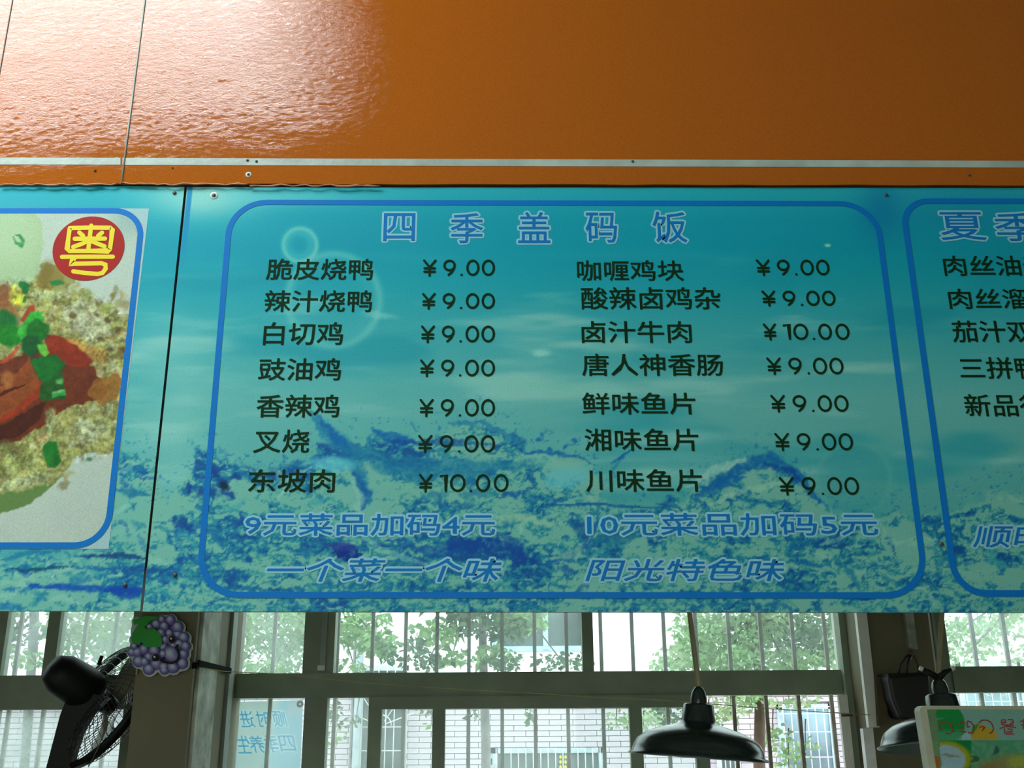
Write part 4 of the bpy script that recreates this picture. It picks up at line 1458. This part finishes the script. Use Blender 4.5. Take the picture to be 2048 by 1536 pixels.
# body stands on the counter
pl = [P(a, b, DS) for a, b in [(1840, 1422), (1841, 1416), (1847, 1411.5), (2230, 1412), (2236, 1418)]]
zbot = 1.061
sl = (P(1858, 1536, DS).x - P(1840, 1422, DS).x) / (P(1858, 1536, DS).z - P(1840, 1422, DS).z)
dxb = sl * (zbot - pl[0].z)
outline = [(p.x, p.z) for p in pl] + [(pl[4].x + dxb, zbot), (pl[0].x + dxb, zbot)]
m = MB(); m.slab(outline, DS, DS + .035)
m.build('sign_body', mat('cream_sign_edge', (0.50, 0.56, 0.42), .5), sg)


def paint_sign(A):
    A.C[:] = np.array((112, 160, 148)) / 255
    def S(x, y): return s4([(x, y)])[0]
    def pol(L, c_, al=1, **k): A.poly(s4(L), c_, al, warp=k.get('warp', .6), fine=.4, soft=k.get('soft', 1))
    pol([(0, 0), (2600, 0), (2600, 820), (0, 820)], (112, 160, 148))
    pol([(150, 200), (860, 200), (960, 380), (985, 560), (960, 700), (820, 800), (150, 800)], (20, 130, 60))
    pol([(150, 640), (940, 640), (900, 830), (150, 830)], (70, 150, 110), .8, soft=7)
    A.stroke(s4([(330, 430), (600, 420)]), 3, 3, (80, 160, 130), .6, 1, 1, .2)
    pol([(1100, 800), (1110, 660), (1160, 560), (1250, 520), (1350, 545), (1440, 600), (1540, 650), (1570, 800)], (168, 146, 44))
    pol([(1090, 700), (1140, 540), (1250, 515), (1190, 620), (1130, 700)], (50, 120, 50), .8)
    pol([(915, 805), (945, 720), (1020, 675), (1085, 715), (1110, 805)], (140, 176, 184))
    pol([(500, 815), (2600, 815), (2600, 2800), (500, 2800)], (70, 142, 110))
    n = fbm(A.X / 8, A.Y / 8, 61, 3)
    ins = sst(0, 6, A.Y - S(0, 815)[1])
    A.mix(.5 * sst(.45, .65, n) * ins * sst(S(1080, 0)[0], S(1100, 0)[0] + 4, A.X), (108, 160, 120))
    pol([(500, 815), (1100, 815), (1090, 2800), (500, 2800)], (12, 120, 58))
    A.ell(*S(600, 1150), 56, 36, 0, (150, 150, 30), .95, .1, 1, .5)
    A.ell(*S(590, 1160), 46, 30, 0, (138, 172, 186), .98, .06, 1, .5)
    A.mix((A.X < S(520, 0)[0] + (A.Y - 1480) * .1).astype(float), (96, 130, 96))
    pol([(380, 815), (500, 815), (540, 1500), (440, 1500)], (96, 140, 96))
    pol([(440, 1080), (530, 1100), (545, 1500), (450, 1500)], (150, 90, 30), .9)
    A.stroke(s4([(560, 1080), (640, 1060), (720, 1100), (800, 1090), (900, 1120)]), 3, 3, (120, 120, 96), .8, 1, 1, .2)
    A.ell(*S(1650, 1350), 62, 26, -12, (128, 118, 70), .85, .5, 4, 2)
    A.ell(*S(1350, 1430), 30, 16, -20, (130, 96, 50), .8, .5, 4, 2)
    A.ell(*S(1990, 1200), 24, 12, 0, (150, 168, 60), .7, .5, 4, 2)
    A.stroke(s4([(1560, 920), (1560, 1000), (1500, 1060)]), 6, 6, (40, 84, 80), .9, 2, 1, .2)
    A.stroke(s4([(1110, 1100), (1200, 1150), (1100, 1200)]), 5, 5, (50, 74, 36), .8, 2, 1, .2)


def sidex(px, py):  # keep the sign edge lean
    return px


zlow = zbot
qL = (1854, 1419); qR = (2231, 1419)
# lower corners follow the body slant
def to_px(v):
    a, b = proj([tuple(v)]); return (float(a[0]), float(b[0]))
q0 = P(*qL, DS); q1 = P(*qR, DS)
lo0 = to_px((q0.x + sl * (zlow + .01 - q0.z), DS, zlow + .01)); lo1 = to_px((q1.x + sl * (zlow + .01 - q1.z), DS, zlow + .01))
art_mesh('printed_sheet', [qL, qR, lo1, lo0], 2.2, paint_sign, sg, M['print'], DS - .0006, 1.35)
red = M['red']
dood = [s4([(760, 480), (640, 485), (545, 490), (520, 560), (560, 610), (575, 650)]), s4([(720, 530), (740, 560), (780, 540), (770, 620), (750, 650), (800, 660)]), s4([(640, 680), (690, 700), (730, 690)]),
        s4([(880, 520), (930, 495), (990, 500)]), s4([(880, 590), (950, 595)]), s4([(900, 650), (960, 660), (1000, 665)]),
        s4([(1040, 465), (1020, 520), (1035, 580), (1070, 570)]), s4([(1040, 465), (1100, 490), (1140, 550), (1145, 640), (1100, 690), (1050, 670)]),
        s4([(1240, 500), (1290, 455), (1370, 450), (1440, 480), (1485, 540), (1500, 620), (1470, 670), (1430, 690)]), s4([(1250, 590), (1290, 560), (1340, 580), (1300, 640)]),
        s4([(1650, 445), (1720, 450), (1720, 490), (1650, 500), (1640, 460)]), s4([(1770, 440), (1840, 445), (1860, 490), (1800, 520)]), s4([(1620, 600), (1740, 560), (1900, 585)]),
        s4([(1700, 610), (1700, 680), (1740, 705), (1860, 700)]), s4([(1760, 610), (1840, 620), (1830, 660), (1740, 665)]), s4([(1640, 520), (1700, 540), (1860, 540)]),
        s4([(1990, 470), (2060, 470)]), s4([(2000, 540), (2060, 520), (2100, 560)]), s4([(2040, 440), (2040, 600)])]
ribbon(dood, 2.4, DS - .0015, sg, mat('dull_red_ink', srgb8(132, 40, 44, 1.6), .5), 'doodled_lettering')

# ------------------------------------------------------------------ outdoors
DOUT = 11.0
gz = -0.6
struct('ground', MB().box(-30, 30, 4.3, 45, gz - .1, gz), M['ground'])
bld = empty('brick_building', (0, DOUT, gz), label='pale pink brick building with grilled windows across the yard', cat='building')
ZH = 9.0
m = MB(); m.box(-16, 16, DOUT + .03, DOUT + 6, gz, ZH); m.build('wall', M['mortar'], bld)
zlev = P(1000, 1392, DOUT).z
m = MB(); m.box(-16, 16, DOUT - .01, DOUT + .03, zlev + .12, ZH); m.build('overexposed_wall', M['fac'], bld)  # upper brick wall coloured white to stand in for overexposure
# window openings in pixel boxes (far windows)
OW = [(715, 1330, 815, 1600), (985, 1496, 1205, 1560), (1555, 1412, 1668, 1600), (1428, 1452, 1475, 1600)]


def blocked(xa, xb, za, zb):
    for (a, b, c_, d_) in OW:
        X0, X1 = P(a, 1450, DOUT).x, P(c_, 1450, DOUT).x
        Z1, Z0 = P(1000, b, DOUT).z, P(1000, d_, DOUT).z
        if xb > X0 and xa < X1 and zb > Z0 and za < Z1: return True
    return False


bw, bh, gap = .235, .052, .0055
bk = MB(); bk.box(0, bw - gap, -.012, .03, 0, bh - gap)
bme = None
nb = 0
rest = MB()
r0 = int((P(1000, 1560, DOUT).z - gz) / bh)
zc0 = gz
allb = []
nrow = int((zlev + .12 - gz) / bh)
for r in range(nrow):
    z = gz + r * bh
    for i in range(-50, 52):
        x = i * bw + (.5 * bw if r % 2 else 0)
        if blocked(x, x + bw - gap, z, z + bh - gap):
            pieces = [(x, x + bw - gap)]
            for (a, b, c_, d_) in OW:
                X0, X1 = P(a, 1450, DOUT).x, P(c_, 1450, DOUT).x
                Z1, Z0 = P(1000, b, DOUT).z, P(1000, d_, DOUT).z
                if z + bh - gap <= Z0 or z >= Z1: continue
                np_ = []
                for (u0, u1) in pieces:
                    if u1 <= X0 or u0 >= X1: np_.append((u0, u1))
                    else:
                        if u0 < X0: np_.append((u0, X0))
                        if u1 > X1: np_.append((X1, u1))
                pieces = np_
            for (u0, u1) in pieces:
                if u1 - u0 > .02: rest.box(u0, u1, DOUT - .012, DOUT + .03, z, z + bh - gap)
            continue
        allb.append((x, z))
vis = []
xs_, ys_ = proj([(x + bw / 2, DOUT, z) for x, z in allb])
for (x, z), a, b in zip(allb, xs_, ys_):
    if 1415 < b < 1545 and (655 < a < 1400): vis.append((x, z))
vs2 = set(vis[:300]) if len(vis) <= 300 else set(vis[::1][:300])
me_b = None
for (x, z) in allb:
    if (x, z) in vs2:
        if me_b is None:
            o = bk.build('brick', M['brick'], bld); me_b = o.data
        else:
            o = bpy.data.objects.new('brick', me_b); col.objects.link(o); o.parent = bld
        o.location = Vector((x, DOUT + random.uniform(-.003, .003), z)) - Vector(bld.location)
    else:
        rest.box(x, x + bw - gap, DOUT - .012, DOUT + .03, z, z + bh - gap)
o = rest.build('brickwork', M['brick'], bld); o['kind'] = 'stuff'


def far_window(x0, y0, x1, y1, gl, fr, bars_v, bars_h, arcs=False, yref=1450, gw=.012, proud=.10):
    X0, X1 = P(x0, yref, DOUT).x, P(x1, yref, DOUT).x
    Z1, Z0 = P(1000, y0, DOUT).z, P(1000, y1, DOUT).z
    m_ = MB()
    t = .05
    m_.box(X0, X0 + t, DOUT - .03, DOUT + .03, Z0, Z1); m_.box(X1 - t, X1, DOUT - .03, DOUT + .03, Z0, Z1)
    m_.box(X0, X1, DOUT - .03, DOUT + .03, Z1 - t, Z1); m_.box(X0, X1, DOUT - .03, DOUT + .03, Z0, Z0 + t)
    w_ = m_.build('window', M[fr], bld)
    m_ = MB(); m_.box(X0 + t, X1 - t, DOUT - .014, DOUT - .006, Z0 + t, Z1 - t)
    p_ = m_.build('pane', M[gl], None); p_.parent = w_
    y_ = DOUT - proud
    def bar(a, b):
        q_ = MB(); q_.tube([a, b], gw / 2, 5)
        g_ = q_.build('grille_bar', M['grille'], None); g_.parent = w_
    for k_ in range(bars_v):
        x = X0 + (X1 - X0) * (k_ + .5) / bars_v
        bar((x, y_, Z0), (x, y_, Z1))
    for z in bars_h:
        zz = P(1000, z, DOUT).z
        bar((X0, y_, zz), (X1, y_, zz))
    if arcs:
        cx = (X0 + X1) / 2; zz = P(1000, arcs, DOUT).z
        for a in (20, 55, 90, 125, 160):
            bar((cx + .05 * math.cos(math.radians(a)), y_, zz + .05 * math.sin(math.radians(a))), (cx + .34 * math.cos(math.radians(a)), y_, zz + .34 * math.sin(math.radians(a))))
        q_ = MB(); q_.tube([(cx + .1 * math.cos(math.radians(a)), y_, zz + .1 * math.sin(math.radians(a))) for a in range(0, 181, 20)], gw / 2, 5)
        g_ = q_.build('grille_arc', M['grille'], None); g_.parent = w_
    return w_


base_fix = [o_ for o_ in ()]
for spec in [dict(x0=715, y0=1330, x1=815, y1=1600, gl='owin', fr='grille', bars_v=6, bars_h=(1453, 1500, 1550), arcs=1450),
             dict(x0=985, y0=1496, x1=1205, y1=1560, gl='owin', fr='pipe', bars_v=15, bars_h=(), gw=.011, proud=.05),
             dict(x0=1555, y0=1412, x1=1668, y1=1600, gl='owin_b', fr='oframe', bars_v=7, bars_h=(1418, 1432, 1468, 1518), arcs=1400),
             dict(x0=1428, y0=1452, x1=1475, y1=1600, gl='owin', fr='grille', bars_v=5, bars_h=(1520,)),
             dict(x0=985, y0=1120, x1=1172, y1=1303, gl='owin', fr='oframe', bars_v=0, bars_h=(), yref=1270),
             dict(x0=1925, y0=1330, x1=2060, y1=1600, gl='owin_b', fr='grille', bars_v=8, bars_h=(1410, 1460), arcs=1404)]:
    far_window(**spec)
# mullion of the upper far window, its dark left casement
wu = [o_ for o_ in bld.children if o_.name.startswith('window')][4]
m = MB(); m.box(P(1086, 1270, DOUT).x, P(1096, 1270, DOUT).x, DOUT - .04, DOUT + .02, P(1090, 1300, DOUT).z, P(1090, 1120, DOUT).z)
q = m.build('mullion', M['oframe'], None); q.parent = wu
# yellow paper cuts hung in the low far window
wl = [o_ for o_ in bld.children if o_.name.startswith('window')][1]
for cx_ in (1121, 1131):
    for k_ in range(4):
        c_ = P(cx_, 1504 + 10 * k_, DOUT - .02)
        m = MB(); m.slab([(c_.x - .014, c_.z), (c_.x, c_.z + .02), (c_.x + .014, c_.z), (c_.x, c_.z - .018)], DOUT - .024, DOUT - .018)
        q = m.build('yellow_paper_cut', M['yellow'], None); q.parent = wl
for a_, b_, k_ in ((706, 722, 'pipe'), (700, 706, 'pipe_w')):
    x = P((a_ + b_) / 2, 1460, DOUT - .15).x; r = (P(b_, 1460, DOUT - .15).x - P(a_, 1460, DOUT - .15).x) / 2
    m = MB(); m.tube([(x, DOUT - .15, gz), (x, DOUT - .15, ZH)], r, 14); m.build('downpipe', M[k_], bld)
x = P(808, 1460, DOUT - .15).x
m = MB(); m.tube([(x, DOUT - .12, gz), (x, DOUT - .12, P(808, 1395, DOUT).z)], .022, 8); m.build('downpipe', M['pipe_w'], bld)


# trees
def leaves(mb, cen, rad, n, size, rs, flat=1.0):
    for _ in range(n):
        d = Vector((rs.gauss(0, 1), rs.gauss(0, 1), rs.gauss(0, 1))).normalized() * (rs.random() ** .45)
        p = cen + Vector((d.x * rad[0], d.y * rad[1], d.z * rad[2]))
        s = size * rs.uniform(.6, 1.25)
        a = Vector((rs.uniform(-1, 1), rs.uniform(-1, 1), rs.uniform(-.9, .2))).normalized()
        b = a.cross(Vector((rs.uniform(-1, 1), rs.uniform(-1, 1), rs.uniform(-1, 1)))).normalized()
        mb.add([p, p + a * s * .35 + b * s * .3, p + a * s, p + a * s * .35 - b * s * .3], [(0, 1, 2, 3)])


def tree(px, D, trunk, tm, clumps, lm, label, seed):
    """trunk: pixel path and radius; clumps: (px, py, rx, rz px, leaves, leaf size)"""
    rs = random.Random(seed)
    root = empty('tree', tuple(P(trunk[-1][0], trunk[-1][1], D)), label=label, cat='tree', group='trees in the yard')
    root.location.z = gz
    base = P(trunk[-1][0], trunk[-1][1], D)
    path = [P(a, b, D) for a, b in trunk[:-1]] + [base, Vector((base.x, base.y, gz))]
    rr = [px_ * D / F_PX for px_ in px]
    m_ = MB(); m_.tube(path, rr, 10); m_.build('trunk', M[tm], root)
    mt = [M[k_] for k_ in (lm if isinstance(lm, tuple) else (lm,))]
    for (a, b, rx, rz, n_, sz) in clumps:
        cen = P(a, b, D); cen.y += rs.uniform(-.3, .3)
        k_ = D / F_PX
        j = 1 if b > 1240 else 0
        mid = (path[j] + cen) / 2 + Vector((0, 0, .08))
        if b < 1345:
            m_ = MB(); m_.tube([path[j], mid, cen], [.014, .009, .004], 5); m_.build('branch', M[tm], root)
        else:
            m_ = MB(); m_.tube([cen + Vector((.02, 0, .16)), cen + Vector((.01, 0, .08)), cen - Vector((0, 0, rz * k_ * .7))], [.005, .004, .002], 5); m_.build('twig', M[tm], root)
        m_ = MB(); leaves(m_, cen, (rx * k_, .5 + rx * k_ * .3, rz * k_), n_, sz, rs)
        o_ = m_.build('foliage', mt[rs.randrange(len(mt))], root); o_['kind'] = 'stuff'
    return root


tree([6, 7, 8, 9, 9], 8.0, [(958, 900), (962, 1150), (966, 1300), (972, 1500)], 'bark',
     [(880, 1270, 50, 22, 150, .075), (830, 1288, 35, 15, 80, .07), (930, 1240, 50, 26, 170, .075), (1010, 1255, 60, 30, 240, .07), (1045, 1235, 55, 30, 220, .07), (900, 1310, 42, 15, 90, .07),
      (985, 1310, 45, 20, 120, .07), (1010, 1325, 40, 16, 90, .06), (860, 1325, 50, 14, 100, .06), (1120, 1328, 60, 14, 130, .05), (1058, 1430, 9, 22, 24, .05), (952, 1432, 12, 12, 12, .05), (850, 1422, 26, 7, 16, .05), (862, 1450, 6, 8, 5, .05), (940, 1180, 160, 45, 500, .08)],
     ('leafd', 'leafd', 'leafl'), 'grey trunked tree with loose dark leaves behind the middle of the wide window', 3)
tree([5, 6, 7, 7, 7], 7.5, [(640, 1000), (650, 1200), (648, 1350), (640, 1520)], 'bark',
     [(500, 1270, 60, 50, 620, .05), (570, 1290, 60, 45, 560, .05), (620, 1240, 70, 35, 420, .055), (700, 1262, 36, 36, 240, .065), (760, 1285, 40, 30, 180, .07), (785, 1310, 18, 20, 50, .06),
      (735, 1235, 50, 16, 140, .06), (540, 1200, 130, 50, 700, .06), (700, 1330, 30, 16, 60, .05), (680, 1430, 22, 26, 34, .05), (675, 1470, 18, 20, 22, .05), (700, 1440, 18, 12, 16, .05), (480, 1330, 50, 20, 200, .05), (560, 1340, 50, 14, 160, .05)],
     ('leafd', 'leafl', 'leafl'), 'bushy tree filling the narrow upper pane right of the left pillar', 4)
tree([6, 8, 10, 11, 11], 7.0, [(1500, 1050), (1512, 1250), (1520, 1400), (1518, 1530)], 'bark2',
     [(1400, 1260, 50, 50, 520, .05), (1370, 1310, 55, 26, 340, .05), (1470, 1280, 60, 55, 760, .05), (1540, 1260, 60, 50, 700, .05), (1600, 1270, 60, 55, 760, .05), (1640, 1300, 40, 36, 360, .05),
      (1340, 1330, 40, 14, 120, .045), (1450, 1320, 70, 26, 420, .05), (1560, 1325, 90, 26, 500, .05), (1450, 1415, 36, 28, 150, .05), (1425, 1440, 24, 16, 60, .05), (1490, 1400, 30, 14, 70, .05), (1590, 1400, 50, 12, 100, .045),
      (1280, 1440, 38, 22, 110, .045), (1330, 1430, 40, 20, 120, .045), (1235, 1440, 22, 22, 40, .045), (1558, 1470, 14, 26, 60, .05), (1572, 1510, 14, 30, 64, .05), (1625, 1490, 16, 26, 24, .045), (1500, 1200, 160, 50, 1100, .055)],
     ('leafl', 'leafp', 'leafl', 'leafd'), 'leafy light green tree with brown trunk at the right of the wide window', 5)
tree([5, 6, 7, 7, 7], 7.6, [(2080, 1000), (2085, 1200), (2090, 1400), (2095, 1520)], 'bark',
     [(1930, 1260, 50, 36, 260, .05), (1975, 1290, 40, 30, 130, .05), (2030, 1250, 50, 40, 240, .05), (2045, 1310, 40, 24, 160, .05), (1930, 1315, 30, 16, 60, .045), (2000, 1235, 60, 18, 180, .05), (2010, 1180, 120, 50, 500, .06)],
     ('leafp', 'leafl'), 'sparse pale green tree seen through the right-hand window', 6)
tree([6, 8, 9, 9, 9], 7.3, [(90, 1000), (70, 1200), (60, 1380), (50, 1520)], 'bark',
     [(40, 1260, 60, 30, 200, .06), (150, 1260, 60, 40, 420, .06), (215, 1290, 50, 40, 340, .06), (240, 1235, 40, 30, 240, .06), (100, 1320, 60, 18, 120, .06), (-60, 1280, 80, 50, 400, .06), (180, 1335, 60, 14, 120, .05), (60, 1180, 200, 50, 700, .07)],
     ('leafd', 'leafl'), 'tree behind the dusty panes at the far left', 8)

def translucent(m, k):
    nt = m.node_tree; b = nt.nodes['Principled BSDF']
    t = node(nt, 'ShaderNodeBsdfTranslucent'); mx = node(nt, 'ShaderNodeMixShader'); mx.inputs[0].default_value = k
    src = b.inputs['Base Color'].links[0].from_socket
    nt.links.new(src, t.inputs[0]); nt.links.new(b.outputs[0], mx.inputs[1]); nt.links.new(t.outputs[0], mx.inputs[2])
    nt.links.new(mx.outputs[0], nt.nodes['Material Output'].inputs[0])
    return m


M['cloth'] = translucent(print_mat('thin_banner_cloth', .7, .1), .55)
# banner hung outside, seen from behind
DBn = 4.45
bn = empty('hanging_banner', tuple(P(525, 1536, DBn)), label='pale blue banner hung outside the lower left pane of the middle window, lettering seen reversed', cat='banner')


BTX = [('顺', (546, 1422, 573, 1454)), ('时', (513, 1422, 538, 1454)), ('进', (480, 1422, 508, 1455)), ('食', (452, 1422, 474, 1456)),
       ('四', (559, 1471, 590, 1504)), ('季', (529, 1471, 556, 1505)), ('养', (499, 1471, 528, 1506)), ('生', (473, 1471, 500, 1507))]


def paint_banner(A):
    A.C[:] = np.array((172, 190, 182)) / 255
    A.poly([(563, 1380), (640, 1380), (640, 1700), (500, 1700), (540, 1480)], (120, 172, 190), .9, 4, 2, 14)
    A.poly([(572, 1395), (620, 1395), (620, 1432), (578, 1432)], (158, 176, 186), .8, 2, 1, 3)
    A.ell(480, 1530, 60, 40, 0, (165, 192, 190), .6, .6)
    for s_, b_ in BTX:
        gv, gf = glyph(s_, 0.0)
        lo, hi = gv.min(0), gv.max(0)
        gx, gy = proj(box_map((gv - lo) / (hi - lo), b_, DBn, -.28, True))
        cnt = {}
        for f in gf:
            for q in range(len(f)):
                e = (min(f[q], f[(q + 1) % len(f)]), max(f[q], f[(q + 1) % len(f)]))
                cnt[e] = cnt.get(e, 0) + 1
        sel = np.where((A.X > gx.min() - 4) & (A.X < gx.max() + 4) & (A.Y > gy.min() - 4) & (A.Y < gy.max() + 4))[0]
        x, y = A.X[sel], A.Y[sel]
        ins = np.zeros(len(sel), bool); ds = np.full(len(sel), 9.0)
        for (a, b), c_ in cnt.items():
            if c_ != 1: continue
            ax, ay, bx, by = gx[a], gy[a], gx[b], gy[b]
            if ay != by: ins ^= ((ay > y) != (by > y)) & (x < (bx - ax) * (y - ay) / (by - ay) + ax)
            dx, dy = bx - ax, by - ay
            t = np.clip(((x - ax) * dx + (y - ay) * dy) / (dx * dx + dy * dy + 1e-9), 0, 1)
            ds = np.minimum(ds, np.hypot(x - ax - t * dx, y - ay - t * dy))
        sd = np.where(ins, ds, -ds)
        al = np.zeros(len(A.X)); al[sel] = sst(-2.6, -1.6, sd); A.mix(al * .8, (190, 212, 214))
        al = np.zeros(len(A.X)); al[sel] = sst(-.9, .2, sd); A.mix(al, (40, 140, 175))


bcor = [(448, 1405), (606, 1400), (592, 1760), (430, 1760)]
art_mesh('cloth', bcor, 1.1, paint_banner, bn, M['cloth'], DBn, .85)
m = MB(); m.lathe([(.004, 0), (.011, .002), (.014, 0)], Matrix.Translation(P(600, 1408, DBn - .001)) @ Matrix.Rotation(math.radians(90), 4, 'X'), 14); m.build('eyelet', M['screw'], bn)

# fix sub-parts that were linked without a parent offset (their meshes are in world coordinates)
bpy.context.view_layer.update()
for o_ in list(bpy.data.objects):
    if o_.type == 'MESH' and o_.parent is not None and not o_.name.startswith('brick'):
        o_.matrix_parent_inverse = Matrix.Identity(4)
bpy.context.view_layer.update()
for o_ in list(bpy.data.objects):
    if o_.parent is not None and o_.parent.type == 'MESH':
        o_.location = Vector((0, 0, 0))
